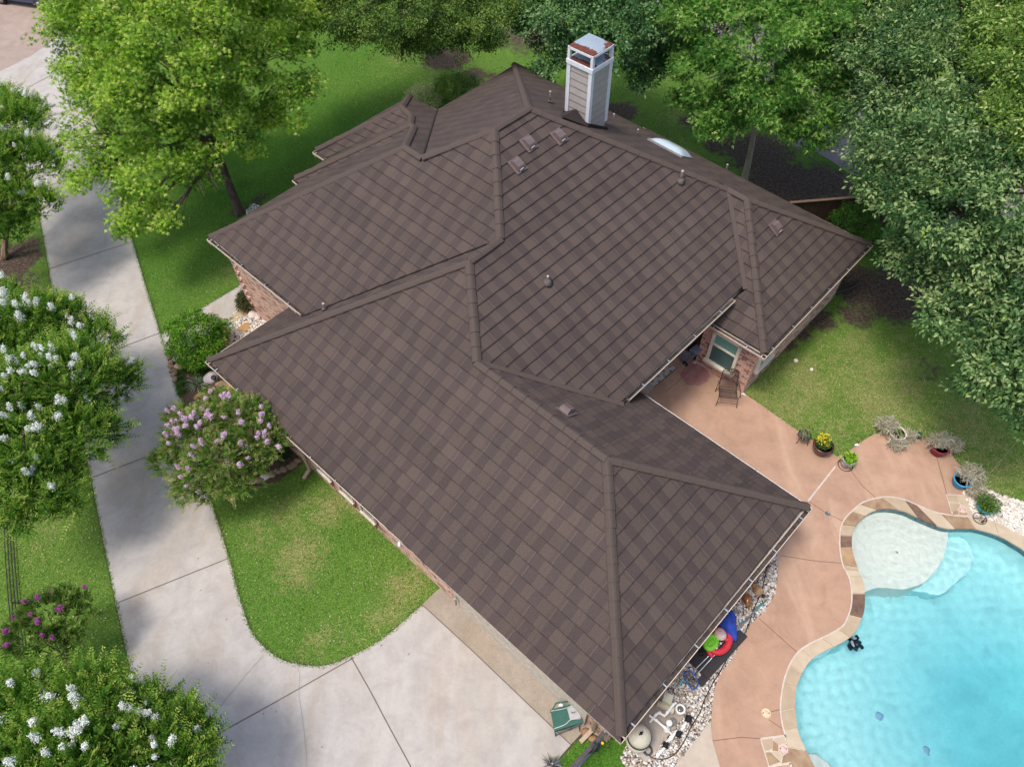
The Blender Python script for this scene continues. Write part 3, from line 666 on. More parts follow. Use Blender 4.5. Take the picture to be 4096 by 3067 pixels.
# ridge and hip caps
def cap(a, b, r=.102, name='ridge_cap', seg=.42, mat=None):
    a, b = Vector(a), Vector(b); d = b-a; L = d.length; n = max(1, int(L/seg)); jr = random.Random(int(L*97)); X = d/L
    Y = Vector((0, 0, 1)).cross(X).normalized(); Z = X.cross(Y); mb = MB()
    for i in range(n):
        p0 = a+X*(L*i/n); p1 = a+X*(L*(i+1)/n+.03)
        lo, hi = (p0, p1) if a.z <= b.z else (p1, p0)
        prof = [(-1.35, -.62), (-1.28, -.30), (-.5, .30), (0, .48), (.5, .30), (1.28, -.30), (1.35, -.62)]
        e_ = jr.uniform(-.006, .006); vs = [lo+Y*(x*r+e_)+Z*(z*r+.018) for x, z in prof]+[hi+Y*(x*r*.94+e_)+Z*(z*r-.004) for x, z in prof]; m = len(prof)
        fs = [(j, j+1, m+j+1, m+j) for j in range(m-1)]+[tuple(range(m))[::-1], tuple(range(m, 2*m))]
        c0 = (vs[1]-vs[0]).cross(vs[m]-vs[0]); 
        mb.add(vs, fs)
    return mb.build(name, mat or M_CAP, roof)
for a, b in ((A, Xap), (B, Gap), (C_, Gap), (Gap, Gr2), (Gr2, Xap), (Xap, XM), (XM, MS), (MS, MN), (Wp, R3), (V3, MS), (R3, V3), (Np, MN), (MN, Wr), (Wr, Wa), (S_, Wa), (E_, Wa), (N1, R1), (W1, R1), (R1, Q1), (Q1, Q2), (Q2, Q3), (W2, Q2), (Q3, R3)):
    ax = (Vector(b)-Vector(a)); k = .16/ax.length if a in (A, B, C_, Wp, Np, S_, E_, N1, W1, W2) else 0
    cap(Vector(a)+ax*k+Vector((0, 0, .055)), Vector(b)+Vector((0, 0, .055)))
def strip(a, b, w_=.15, h=.03, name='valley_trim', off=0., mat=None, lift=.03):
    a, b = Vector(a)+Vector((0, 0, lift)), Vector(b)+Vector((0, 0, lift)); return MB().beam(a, b, w_, h).build(name, mat or M_CAP, roof)
strip(VMC, Gr2, .16, .05, lift=.06); strip(VMS, Wr, .16, .05, lift=.05)
strip(VWX+Vector((0, 0, -.02)), XM, .05, .07, 'valley_flashing', mat=M_CAPD); strip(VB, V3, .06, .05, 'valley_flashing', mat=M_CAPD)
# gutters
M_GUT = MT('gutter paint', (.62, .50, .40), (.52, .41, .33), 10, .5)
M_GIN = MT('gutter inside', (.085, .07, .06), (.028, .023, .02), 7, .9)
M_CLIP = MT('gutter clip', (.55, .58, .62), scale=10, rough=.35, metal=.6)
M_WHT = MT('white gutter paint', (.78, .76, .72), scale=10)
def gutter(a, b, out, mat=None, debris=True, clips=True, drop=.02):
    """trough along an eave; a-b is the outer lip, out the outward direction"""
    a, b = Vector(a), Vector(b); out = Vector(out); mb = MB(); W_ = .155; Z = Vector((0, 0, 1)); a = a-Z*drop; b = b-Z*drop
    prof = [(0.004, .0), (-.014, .0), (-.014, -.075), (-W_, -.075), (-W_, .0), (-W_-.012, .0), (-W_-.012, -.12), (-.02, -.12), (.004, -.06)]
    m = len(prof); vs = [a+out*x+Z*z for x, z in prof]+[b+out*x+Z*z for x, z in prof]
    fs = [(j, (j+1) % m, m+(j+1) % m, m+j) for j in range(m)]+[tuple(range(m))[::-1], tuple(range(m, 2*m))]
    mb.add(vs, fs); mb.add([a+out*.002+Z*.0, a-out*W_, a-out*W_-Z*.11, a-Z*.11], [(0, 1, 2, 3)]); mb.add([b+out*.002, b-out*W_, b-out*W_-Z*.11, b-Z*.11], [(0, 1, 2, 3)])
    g = mb.build('gutter', mat or M_GUT, house)
    db = MB(); db.beam(a-out*.084-Z*.052, b-out*.084-Z*.052, .135, .03); db.build('gutter_silt', M_GIN, g)
    if clips:
        L = (b-a).length; n = max(2, int(L/1.15)); X = (b-a).normalized()
        for i in range(n):
            p = a+X*(L*(i+.5)/n+random.uniform(-.12, .12)); cb = MB(); cb.beam(p+out*.0+Z*.006, p-out*.17+Z*.018, .035, .012); cb.build('gutter_hanger', M_CLIP, g)
    # fascia and soffit
    fb = MB(); fb.beam(a-out*.14-Z*.09, b-out*.14-Z*.09, .02, .19); fb.build('fascia', M_GUT, house)
    return g
gutter(A, B, -DV); gutter(B, C_, DU); gutter(C_, H(-6.7, 12.81, h0), DV, M_WHT); gutter(A, H(-18.04, 6.9, h0), -DU, M_GUT, clips=True)
gutter(Wp, PZ(1000, 760, .4973, 405, 1000, h1), -DV); gutter(Wp+Vector((0, 0, .0)), F2, -DU, clips=False)
M1 = PZ(2000, 760, .4973, 1897, 885, hM); M2 = PZ(2000, 1500, .4973, 1045, 195, hM)
gutter(M2, M1, DU); gutter(S_, H(-7.4, 16.51, h2), -DV); gutter(S_, E_, DU)
gutter(Np, VB, -DU, clips=False); gutter(Np, NJ, DV, clips=False); gutter(NJ2, E_, DV, clips=False)
gutter(W1, F1, -DV, clips=False); gutter(W2, F2, -DV, clips=False); gutter(W1, N1, -DU, clips=False); gutter(N1, VB, DV)
# walls
def brick_mat(light=.0):
    m = N('mottled brick'); uv = m.n('UVMap').outputs[0]; g = m.n('NewGeometry').outputs['Position']
    b = m.n('TexBrick'); b.inputs['Scale'].default_value = 1; b.inputs['Brick Width'].default_value = .235; b.inputs['Row Height'].default_value = .082; b.inputs['Mortar Size'].default_value = .009; b.inputs['Mortar Smooth'].default_value = .3; b.inputs['Bias'].default_value = -.1
    b.inputs['Color1'].default_value = (.60, .30, .205, 1); b.inputs['Color2'].default_value = (.44, .19, .13, 1); b.inputs['Mortar'].default_value = (.70, .60, .52, 1)
    m.l(uv, b.inputs[0]); c = b.outputs[0]
    b2 = m.n('TexBrick'); b2.inputs['Scale'].default_value = 1; b2.inputs['Brick Width'].default_value = .235; b2.inputs['Row Height'].default_value = .082; b2.inputs['Mortar Size'].default_value = 0; b2.inputs['Color1'].default_value = (0, 0, 0, 1); b2.inputs['Color2'].default_value = (1, 1, 1, 1)
    m.l(uv, b2.inputs[0]); dk = m.ramp(b2.outputs[0], [(.70, 0.), (.74, 1.)])
    c = m.mix(m.math('MULTIPLY', dk, .75), c, (.11, .055, .045))
    ws = m.ramp(m.noise(g, 6, 5, .75, .5), [(.46, 0.), (.64, 1.)]); c = m.mix(m.math('MULTIPLY', ws, .62), c, (.66, .52, .45))
    c = m.mix(1., c, m.ramp(m.noise(g, 30, 3, .7), [(.3, (.8,)*3), (.7, (1.2,)*3)]), 'MULTIPLY')
    m.base(c); m.rough(.9, .15); m.bump(b.outputs['Fac'], -.5, .01); return m.m
M_BRICK = brick_mat()
wb = MB()
wb.prism([H(-17.7, 4.52), H(-1.45, 4.75), H(-1.38, 12.4), H(-9.2, 12.4), H(-9.2, 9), H(-17.7, 9)], -.1, h0-.12)
wb.prism([H(-21.4, 7.4), H(-9.05, 7.42), H(-9.05, 22.3), H(-21.3, 22.3)], -.1, hM-.2)
wb.prism([H(-7.2, 16.98), H(-5.15, 16.98), H(-5.12, 23.4), H(-15.2, 23.35), H(-15.2, 22), H(-9.0, 22), H(-9.0, 19.6), H(-7.2, 19.6)], -.1, h2-.13)
wb.prism([H(-22.2, 9.9), H(-21.2, 9.9), H(-21.2, 14.5), H(-22.2, 14.5)], -.1, h1-.3)
wb.build('wall', M_BRICK, house, uv=True)
sf = MB(); M_SOF = MT('soffit paint', (.55, .47, .40))
for pl_, z in (([H(-17.9, 4.25), H(-1.1, 4.52), H(-1.0, 12.65), H(-9, 12.65), H(-9, 9), H(-17.9, 9)], h0-.14), ([H(-21.66, 7.15), H(-6.75, 7.2), H(-6.75, 22.5), H(-21.55, 22.5)], hM-.215), ([H(-9, 16.68), H(-4.9, 16.68), H(-4.88, 23.66), H(-9, 23.62)], h2-.15)):
    sf.prism(pl_, z-.015, z, bottom=True)
sf.build('soffit', M_SOF, house)
# quoins on the stone-like corner of the entry wing
qb = MB(); rnd = random.Random(4)
for k in range(20):
    z = .08+k*.165; w_ = .30 if k % 2 else .16
    qb.box(H(-21.4+w_/2-.03, 7.4-.012, z), (w_, .05+rnd.uniform(0, .03), .10), rz=YAW)
    qb.box(H(-21.4-.012, 7.4+w_/2-.03, z), (.05+rnd.uniform(0, .03), w_, .10), rz=YAW)
qb.build('quoin', M_BRICK, house, uv=True)
for u in (-12.9, -11.77, -10.73):          # small front windows high under the eave: pale sill, soldier course below
    f = MB(); f.box(H(u, 4.52, .76), (.70, .10, .055), rz=YAW); f.box(H(u-.31, 4.55, 1.4), (.05, .06, 1.2), rz=YAW); f.box(H(u+.31, 4.55, 1.4), (.05, .06, 1.2), rz=YAW)
    fo = f.build('window', MT('window frame cream', (.66, .58, .48)), house)
    MB().box(H(u, 4.56, 1.4), (.58, .04, 1.2), rz=YAW).build('pane', MT('dark glass', (.02, .03, .03), rough=.08, spec=.6), fo)
    sb = MB()
    for k in range(9): sb.box(H(u-.32+.08*k, 4.535, .60), (.066, .05, .20), rz=YAW)
    sb.build('soldier_course', MT('soldier brick', (.36, .15, .10), (.24, .09, .06), 12), house)
# garage door (under the eave)
gd = MB()
for k in range(4): gd.box(H(-4.6, 4.66, .28+k*.54), (4.9, .05, .52), rz=YAW)
gd.build('garage_door', MT('garage door paint', (.55, .48, .40)), house)
# bedroom window facing the patio, wall at v=16.98
def bedroom_window():
    fr = MT('vinyl window cream', (.74, .69, .58), (.68, .62, .50), 20, .45)
    uc, z0, z1, hw = -6.26, .60, 2.12, .50; vy = 16.93
    f = MB()
    for du in (-hw, hw): f.box(H(uc+du, vy, (z0+z1)/2), (.10, .12, z1-z0+.1), rz=YAW)
    f.box(H(uc, vy, z1), (2*hw+.1, .12, .10), rz=YAW); f.box(H(uc, vy-.02, z0), (2*hw+.22, .20, .10), rz=YAW); f.box(H(uc, vy, z0+.93), (2*hw, .10, .055), rz=YAW)
    fo = f.build('window', fr, house)
    g1 = N('screen glass'); g1.base((.055, .115, .115)); g1.rough(.12, .5)
    g2 = N('upper glass'); g2.base((.16, .36, .31)); g2.rough(.10, .5)
    MB().box(H(uc, vy+.02, z0+.50), (2*hw-.1, .03, .82), rz=YAW).build('lower_pane', g1.m, fo)
    MB().box(H(uc, vy+.02, z0+1.20), (2*hw-.1, .03, .46), rz=YAW).build('upper_pane', g2.m, fo)
    uc = 17.55
    f = MB(); X = -5.15
    for dv in (0, 1.0): f.box(H(X+.03, 17.35+dv, 1.52), (.12, .09, 1.2), rz=YAW)
    f.box(H(X+.03, 17.85, 2.1), (.12, 1.0, .09), rz=YAW); f.box(H(X+.05, 17.85, .93), (.18, 1.15, .09), rz=YAW)
    fo = f.build('window', fr, house); MB().box(H(X, 17.85, 1.5), (.05, .95, 1.1), rz=YAW).build('pane', g1.m, fo)
bedroom_window()
# ledge course and patio door inside the porch
MB().box(H(-9.0, 14.2, 1.05), (.08, .95, 2.1), rz=YAW).build('patio_door', MT('door cream', (.6, .55, .46)), house)
# ------------------------------------------------------------------ chimney
def chimney():
    plN = plane3(Np, MN, Wr)
    r = lambda x, y: ((2220+x*.2597)/KP, (110+y*.2597)/KP)
    S0 = hit(plN, *r(508, 1528)); zb = S0.z-.25
    # find height at which the front edge reaches its top pixel
    def height(px, base):
        best = min(np.arange(base.z, base.z+6, .01), key=lambda z: abs(proj_y(Vector((base.x, base.y, z)))-px[1])); return best
    def proj_y(X):
        d = np.array(X)-np.array([0, 0, CAMH]); return (1533.5-FPX*(d@_U)/(d@_F))/KP
    zt = height(r(598, 440), S0); zs = height(r(568, 690), S0)
    a = S0                      # front corner; W_ along -u (left), D_ along +v (right)
    tL = P(*r(205, 268), zt); tR = P(*r(903, 252), zt); tF = P(*r(598, 440), zt)
    wl, wr = (tL-tF).length, (tR-tF).length
    w1 = w2 = min(1.05, (wl+wr)/2)
    print('chimney', S0, zt, zs, wl, wr)
    cx = S0 - DU*w1/2 + DV*w2/2
    ch = None
    base = Vector((cx.x, cx.y, 0)); Z = Vector((0, 0, 1))
    def at(du, dv, z): return base + DU*du + DV*dv + Z*z
    W2_ = w1/2
    sid = N('grey lap siding'); sid.base((.40, .345, .305)); sid.rough(.8, .2)
    g = sid.n('NewGeometry').outputs['Position']; sid.base(sid.ramp(sid.noise(g, 5, 4), [(.3, (.35, .31, .28)), (.7, (.41, .365, .33))]))
    sb = MB(); n = 11; z0 = zs-n*.262; dz = (zs-z0)/n
    sb.box(at(0, 0, (zs+zb)/2-.1), (w1-.06, w1-.06, zs-zb+.1), rz=YAW)
    for k in range(n):
        zc = z0+(k+.5)*dz
        for sx, sy in ((1, 0), (-1, 0), (0, 1), (0, -1)):
            c = at(sx*(W2_-.022), sy*(W2_-.022), zc); ln = w1-.12
            X = DV if sx else DU; Y = (DU*sx if sx else DV*sy); T = (Z+Y*(-.075)).normalized(); Yn = T.cross(X).normalized()
            sb.box(c, (ln, .02, dz+.01), ax=(X, Yn if Yn.dot(Y) > 0 else -Yn, T))
    ch = sb.build('chimney', sid.m, house)
    gp = MB()  # dark strips painting the shadow line under each siding board
    for k in range(n):
        for sx, sy in ((1, 0), (-1, 0), (0, 1), (0, -1)):
            gp.box(at(sx*(W2_-.018), sy*(W2_-.018), z0+k*dz), ((.03, w1-.2, .022) if sx else (w1-.2, .03, .022)), rz=YAW)
    gp.build('painted_lap_shadow', MT('siding lap shade', (.10, .085, .075)), ch)
    wt = MT('chimney white trim', (.72, .72, .75), (.64, .64, .68), 8, .5)
    for sx in (-1, 1):
        for sy in (-1, 1):
            tb = MB(); t = .125
            zlow = zb
            tb.box(at(sx*(W2_-t/2+.004), sy*(W2_+.004), (zs+zlow)/2), (t, .035, zs-zlow), rz=YAW); tb.box(at(sx*(W2_+.004), sy*(W2_-t/2+.024), (zs+zlow)/2), (.035, t+.01, zs-zlow), rz=YAW)
            tb.build('corner_board', wt, ch)
    bd = MB()
    for sx, sy in ((1, 0), (-1, 0), (0, 1), (0, -1)): bd.box(at(sx*(W2_+.02), sy*(W2_+.02), zs+.02), ((.05, w1+.09, .14) if sx else (w1-.01, .05, .14)), rz=YAW)
    bd.build('trim_band', wt, ch)
    rust = N('rusty sheet metal'); g = rust.n('NewGeometry').outputs['Position']
    at_ = rust.n('Mapping'); at_.inputs['Location'].default_value = (-base.x, -base.y, 0); rust.l(g, at_.inputs[0]); sp = rust.n('SeparateXYZ'); rust.l(at_.outputs[0], sp.inputs[0])
    d = rust.math('ADD', rust.math('MULTIPLY', sp.outputs[1], -.71), rust.math('MULTIPLY', sp.outputs[0], -.70)); d = rust.math('MAXIMUM', d, rust.math('MULTIPLY', sp.outputs[0], .62)); d = rust.math('ADD', d, rust.math('MULTIPLY', rust.noise(g, 5, 6, .7), .55))
    f = rust.ramp(d, [(.55, 0.), (.57, 1.)])
    met = rust.ramp(rust.noise(g, 25, 4, .7), [(.3, (.19, .24, .29)), (.7, (.33, .38, .43))]); ru = rust.ramp(rust.noise(g, 14, 5, .7), [(.3, (.07, .022, .015)), (.6, (.14, .04, .022)), (.8, (.26, .10, .055))])
    rust.base(rust.mix(f, met, ru)); rust.rough(.6, .3)
    cp = MB(); cp.box(at(0, 0, zs+.10), (w1-.02, w1-.02, .03), rz=YAW); cp.build('chase_cover', rust.m, ch)
    ca = MB(); ca.add([at(-W2_, -W2_, zt-.01), at(W2_, -W2_, zt-.01), at(W2_, W2_, zt-.01), at(-W2_, W2_, zt-.01), at(0, 0, zt+.07), at(-W2_, -W2_, zt-.04), at(W2_, -W2_, zt-.04), at(W2_, W2_, zt-.04), at(-W2_, W2_, zt-.04)], [(0, 1, 4), (1, 2, 4), (2, 3, 4), (3, 0, 4), (0, 5, 6, 1), (1, 6, 7, 2), (2, 7, 8, 3), (3, 8, 5, 0), (8, 7, 6, 5)]); ca.build('chimney_cap', rust.m, ch)
    fr = MB()
    for sx in (-1, 1):
        for sy in (-1, 1): fr.box(at(sx*(W2_-.03), sy*(W2_-.03), (zs+zt)/2+.02), (.10, .10, zt-zs-.1), rz=YAW)
    for sx, sy in ((1, 0), (-1, 0), (0, 1), (0, -1)):
        fr.box(at(sx*(W2_-.005), sy*(W2_-.005), zt-.075), ((.05, w1+.03, .075) if sx else (w1-.07, .05, .075)), rz=YAW)
    fr.build('cap_frame', wt, ch)
    fl = MB(); c = at(.0, .0, zs+.12); fl.lathe([(.13, 0), (.13, .12), (.24, .14), (.25, .20), (.19, .24), (.19, .34), (.24, .38), (.24, .42), (0, .46)], c, 28); fl.build('flue', MT('flue metal', (.42, .40, .36), (.22, .21, .19), 7, .5, metal=.3), ch)
    # saddle flashing at the foot
    sd = MB(); k1 = at(W2_+.05, -W2_-.05, 0); 
    zr = lambda p: plN[0].z-((p-plN[0]).x*plN[1].x+(p-plN[0]).y*plN[1].y)/plN[1].z
    def onr(du, dv, up=0):
        p = at(du, dv, 0); p.z = zr(p)+up; return p
    e = W2_+.06
    sd.add([onr(-e, -e, 0), onr(e, -e, 0), onr(e, e, 0), onr(-e, e, 0), onr(-e, -e, .13), onr(e, -e, .13), onr(e, e, .13), onr(-e, e, .13)], [(0, 1, 5, 4), (1, 2, 6, 5), (2, 3, 7, 6), (3, 0, 4, 7), (4, 5, 6, 7)])
    pk = onr(0, -e, .42); sd.add([onr(-e-.05, -e-.02, .02), onr(e+.05, -e-.02, .02), pk, onr(0, -e-.75, .02)], [(0, 3, 2), (3, 1, 2), (0, 2, 1)])
    sd.build('saddle_flashing', M_CAPD, ch)
chimney()
# ------------------------------------------------------------------ things on the roof (parts of the house)
def basis(nrm):
    n = nrm.normalized(); dn = Vector((n.x, n.y, 0)).normalized(); dn = (dn-n*dn.dot(n)).normalized(); a = n.cross(dn); return a, dn, n
pl_Mu = plane3(MN, VMC, VMS); pl_Cv = plane3(C_, Gap, Gr2); pl_Eu = plane3(S_, E_, Wa); pl_Nv = plane3(Np, MN, Wr); pl_Xu = plane3(A, Xap, XM); pl_Av = plane3(A, B, Gap)
M_VENT = MT('roof vent brown', (.15, .108, .103), (.12, .086, .083), 12, .38, .5)
def vent(pl, x, y):
    p = hit(pl, x, y); a, dn, n = basis(pl[1]); mb = MB()
    mb.box(p+n*.05, (.46, .50, .02), ax=(a, dn, n)); o = mb.build('roof_vent', M_VENT, house)
    hb = MB(); w_ = .15; prof = [(-.20, .06), (-.17, .15), (-.10, .195), (.10, .195), (.17, .14), (.20, .06)]
    vs = []
    for s_ in (-w_, w_):
        for q, h in prof: vs.append(p+a*s_*(1 if h < .19 else .93)+dn*q+n*h)
    m = len(prof); hb.add(vs, [(j, j+1, m+j+1, m+j) for j in range(m-1)]+[tuple(range(m))[::-1], tuple(range(m, 2*m))]); hb.build('hood', M_VENT, o)
    MB().tube([p+a*(.10*math.cos(t))+dn*.19+n*(.06+.07*abs(math.sin(t))) for t in np.linspace(0, math.pi, 9)], .018, 6).build('throat', MT('vent throat', (.5, .42, .40), rough=.4), o)
for x, y in ((1141, 312), (1207, 297), (1117, 359)): vent(pl_Mu, x, y)
vent(pl_Cv, 1223, 890); vent(pl_Eu, 1674, 493)
M_PIPE = MT('vent pipe paint', (.16, .12, .11), rough=.6); M_PVCW = MT('pvc end', (.45, .42, .38), rough=.4)
def pipe(pl, x, y, h=.32, r=.035, boot=False):
    p = hit(pl, x, y); mb = MB(); mb.tube([p-Vector((0, 0, .1)), p+Vector((0, 0, h))], r, 10, smooth=True); o = mb.build('vent_pipe', M_PIPE, house)
    MB().lathe([(r*.6, 0), (r+.004, 0), (r+.004, .025), (r*.6, .025)], p+Vector((0, 0, h)), 12).build('pipe_rim', M_PVCW, o)
    a, dn, n = basis(pl[1]); MB().lathe([(.17 if boot else .11, .035), (.09, .06), (r+.01, .16 if boot else .09)], p, 14, ax=(a, dn, n)).build('pipe_boot', MT('lead boot', (.13, .10, .092)), o)
pipe(pl_Nv, 1188, 222, .42); pipe(pl_Nv, 1325, 262, .3); pipe(pl_Nv, 1376, 298, .34); pipe(pl_Nv, 1568, 370, .3)
pipe(pl_Mu, 1470, 393, .42, .045, True); pipe(pl_Mu, 1183, 611, .26, .035, True); pipe(pl_Xu, 702, 669, .26, .04)
def skylight():
    c = hit(pl_Nv, 1445, 330); a, dn, n = basis(pl_Nv[1]); a = DU*1.0; a = (a-n*a.dot(n)).normalized(); d = n.cross(a); L, W_ = 1.5, .50
    mb = MB()
    for s_ in (-1, 1):
        mb.box(c+a*(s_*L/2)+n*.10, (.08, W_*2-.1, .16), ax=(a, d, n)); mb.box(c+d*(s_*W_)+n*.10, (L+.08, .08, .16), ax=(a, d, n))
    o = mb.build('skylight', MT('skylight curb', (.38, .37, .37), (.2, .2, .2), 20, .4, metal=.4), house)
    db = MB(); nx, ny = 14, 10; vs = []
    for i in range(nx+1):
        for j in range(ny+1):
            u = -1+2*i/nx; v = -1+2*j/ny; h = .19*((1-u**4)*(1-v**4))**.8; vs.append(c+a*(u*L/2)+d*(v*W_)+n*(.17+h))
    db.add(vs, [(i*(ny+1)+j, (i+1)*(ny+1)+j, (i+1)*(ny+1)+j+1, i*(ny+1)+j+1) for i in range(nx) for j in range(ny)], smooth=True)
    ac = N('acrylic dome'); ac.base((.42, .50, .54)); ac.rough(.18, .6); db.build('dome', ac.m, o)
skylight()
# downspouts
M_DS = MT('downspout tan', (.42, .31, .22), (.36, .26, .18), 8, .5)
def downspout(pts):
    mb = MB()
    for a, b in zip(pts[:-1], pts[1:]): mb.beam(a, b+(b-a).normalized()*.02, .11, .08)
    mb.build('downspout', M_DS, house)
downspout([H(-13.85, 4.33, 2.45), H(-13.8, 4.46, 2.3), H(-13.8, 4.46, .22), H(-13.75, 4.15, .08)])
downspout([H(-1.9, 4.45, 2.45), H(-1.9, 4.68, 2.25), H(-1.9, 4.68, .3), H(-1.95, 4.3, .10)])
downspout([H(-6.72, 17.0, 3.3), H(-6.9, 17.2, 3.0)])
lb = MB(); p = H(-8.75, 4.40, 2.3); lb.box(p, (.10, .14, .12), rz=YAW); lb.blob(p+Vector((-.06, -.14, -.06)), (.06, .08, .06), 1); lb.blob(p+Vector((.08, -.13, -.02)), (.05, .07, .05), 2); lb.build('wall_floodlight', MT('flood light white', (.8, .82, .85), rough=.4), house)
lb = MB(); p = H(-6.9, 4.55, .5); lb.lathe([(.03, -.1), (.03, .35), (.05, .38)], p, 10); lb.build('hose_bib', M_PVCW, house)
# ------------------------------------------------------------------ foliage
M_LEAF = leaf_mat('leaves', .38); M_PETAL = leaf_mat('petals', .15, .7); M_DRY = leaf_mat('dry stems', .2, .8)
M_BARK = MT('grey bark', (.16, .125, .10), (.06, .045, .038), 9, .95, .1, bump=.8, bscale=25, stretch=(1, 1, .3))
M_BARK2 = MT('pale bark', (.48, .41, .35), (.30, .25, .21), 7, .9, .1, bump=.4, stretch=(1, 1, .3))
SHP = {}
def _shape(k):
    if k == 'kite':      # pointed oval leaf, folded on the midrib
        v = [(0, 0, 0), (.45, .24, .06), (1, 0, -.04), (.45, -.24, .06)]; f = [(0, 2, 1), (0, 3, 2)]
    elif k == 'blade':
        v = [(0, 0, 0), (.4, .06, .02), (1, 0, -.18), (.4, -.06, .02)]; f = [(0, 2, 1), (0, 3, 2)]
    elif k == 'slim':
        v = [(0, 0, 0), (.5, .15, .04), (1, 0, -.05), (.5, -.15, .04)]; f = [(0, 2, 1), (0, 3, 2)]
    elif k == 'star':
        v = [(0.35, 0, .04)]; f = []
        for i, a in enumerate((-2.2, -1.1, 0, 1.1, 2.2)):
            L = .62 - .06*abs(a); v += [(.35+L*math.cos(a), L*math.sin(a), -.08), (.35+.2*math.cos(a-.5), .2*math.sin(a-.5), .02), (.35+.2*math.cos(a+.5), .2*math.sin(a+.5), .02)]
            f += [(0, 2+3*i, 1+3*i), (0, 1+3*i, 3+3*i)]
    elif k == 'lobed':   # oak-like: three lobes
        v = [(0, 0, 0)]; f = []
        for i, (a, L) in enumerate(((-.75, .62), (0, 1.), (.75, .62))):
            v += [(L*math.cos(a), L*math.sin(a), -.06), (.4*L*math.cos(a-.32), .4*L*math.sin(a-.32), .04), (.4*L*math.cos(a+.32), .4*L*math.sin(a+.32), .04)]
            f += [(0, 2+3*i, 1+3*i), (0, 1+3*i, 3+3*i)]
    return np.array(v), np.array(f)
def nrmz(a): return a/np.maximum(np.linalg.norm(a, axis=1, keepdims=True), 1e-9)
def place_leaves(shape, pos, axis, normal, size):
    v, f = SHP.setdefault(shape, _shape(shape)); n = len(pos)
    x = nrmz(axis); z = nrmz(normal-x*np.sum(normal*x, 1, keepdims=True)); y = np.cross(z, x)
    V = pos[:, None]+size[:, None, None]*(x[:, None]*v[None, :, 0:1]+y[:, None]*v[None, :, 1:2]+z[:, None]*v[None, :, 2:3])
    F = f[None]+(np.arange(n)*len(v))[:, None, None]
    return V.reshape(-1, 3), F.reshape(-1, 3), len(v)
def lobes_of(L):
    out = []
    for l in L:
        x, y, z, r = l[:4]; fl = l[4] if len(l) > 4 else .8
        c = np.array(P(x, y, z)); d = (c-np.array([0, 0, CAMH]))@_F; rm = r*d*KP/FPX; out.append((*c, rm, rm*fl))
    return np.array(out)
def sample_lobes(lb, n, rg, shell=.35, low=-.45, reject=.80):
    wgt = lb[:, 3]**2; i = rg.choice(len(lb), n, p=wgt/wgt.sum())
    d = nrmz(rg.normal(size=(n, 3))); k = d[:, 2] < low; d[k, 2] *= -.5; d = nrmz(d)
    f = 1-shell*rg.random(n)**1.6
    # bumpy surface
    ph = rg.uniform(0, 6, (len(lb), 3)); bump = 1+.20*(np.sin(4*d[:, 0]+ph[i, 0])*np.sin(4*d[:, 1]+ph[i, 1])+.6*np.sin(9*d[:, 0]+ph[i, 2])*np.sin(8*d[:, 2]))
    f = f*bump; R = np.stack([lb[i, 3], lb[i, 3], lb[i, 4]], 1)
    p = lb[i, :3]+d*R*f[:, None]
    keep = np.ones(n, bool)
    for j in range(len(lb)):
        q = (p-lb[j, :3])/np.array([lb[j, 3], lb[j, 3], lb[j, 4]]); keep &= (np.linalg.norm(q, axis=1) > reject) | (i == j)
    o = nrmz(d/np.stack([lb[i, 3], lb[i, 3], lb[i, 4]], 1)); return p[keep], o[keep]
def foliage(name, parent, lobes, tufts, per, tr, shape, size, pal, seed, upw=.7, droop=.25, shell=.4, low=-.45, tip=None, tipn=.0, flat=.7):
    rg = np.random.default_rng(seed)
    if name == 'crown':
        cp, co_ = sample_lobes(lobes, tufts//7, rg, shell*.8, low); m_ = 8; o = np.repeat(co_, m_, 0); p = np.repeat(cp, m_, 0)+nrmz(rg.normal(size=(len(o), 3)))*(rg.random((len(o), 1))**.5)*np.array([.58, .58, .30])*tr/.30; bright = np.repeat(rg.uniform(-.28, .28, len(cp)), m_)
    else: p, o = sample_lobes(lobes, tufts, rg, shell, low); bright = np.zeros(len(p))
    n = len(p)
    c = np.repeat(p, per, 0); oo = np.repeat(o, per, 0); N_ = len(c)
    off = nrmz(rg.normal(size=(N_, 3)))*(rg.random((N_, 1))**.45)*tr; off[:, 2] *= flat
    pos = c+off; nr = oo*.45+np.array([0, 0, upw])+rg.normal(size=(N_, 3))*.42
    ax = nrmz(off)*.8+rg.normal(size=(N_, 3))*.45+oo*.3+np.array([0, 0, -droop])
    sz = size*rg.uniform(.7, 1.25, N_)
    V, F, k = place_leaves(shape, pos, ax, nr, sz)
    pal = np.array(pal); tt = np.clip(rg.random(n)**1.2+bright, 0, 1); tq = np.repeat(tt, per)+rg.normal(size=N_)*.22; tq = np.clip(tq, 0, .999)*(len(pal)-1)
    a = tq.astype(int); fr = (tq-a)[:, None]; col = pal[a]*(1-fr)+pal[np.minimum(a+1, len(pal)-1)]*fr
    if tip is not None: s = rg.random(N_) < tipn; col[s] = np.array(tip)*rg.uniform(.8, 1.1, (s.sum(), 1))
    col *= rg.uniform(.85, 1.15, (N_, 1))
    return leafmesh(name, V, F, np.repeat(col, k, 0), M_LEAF, parent=parent)
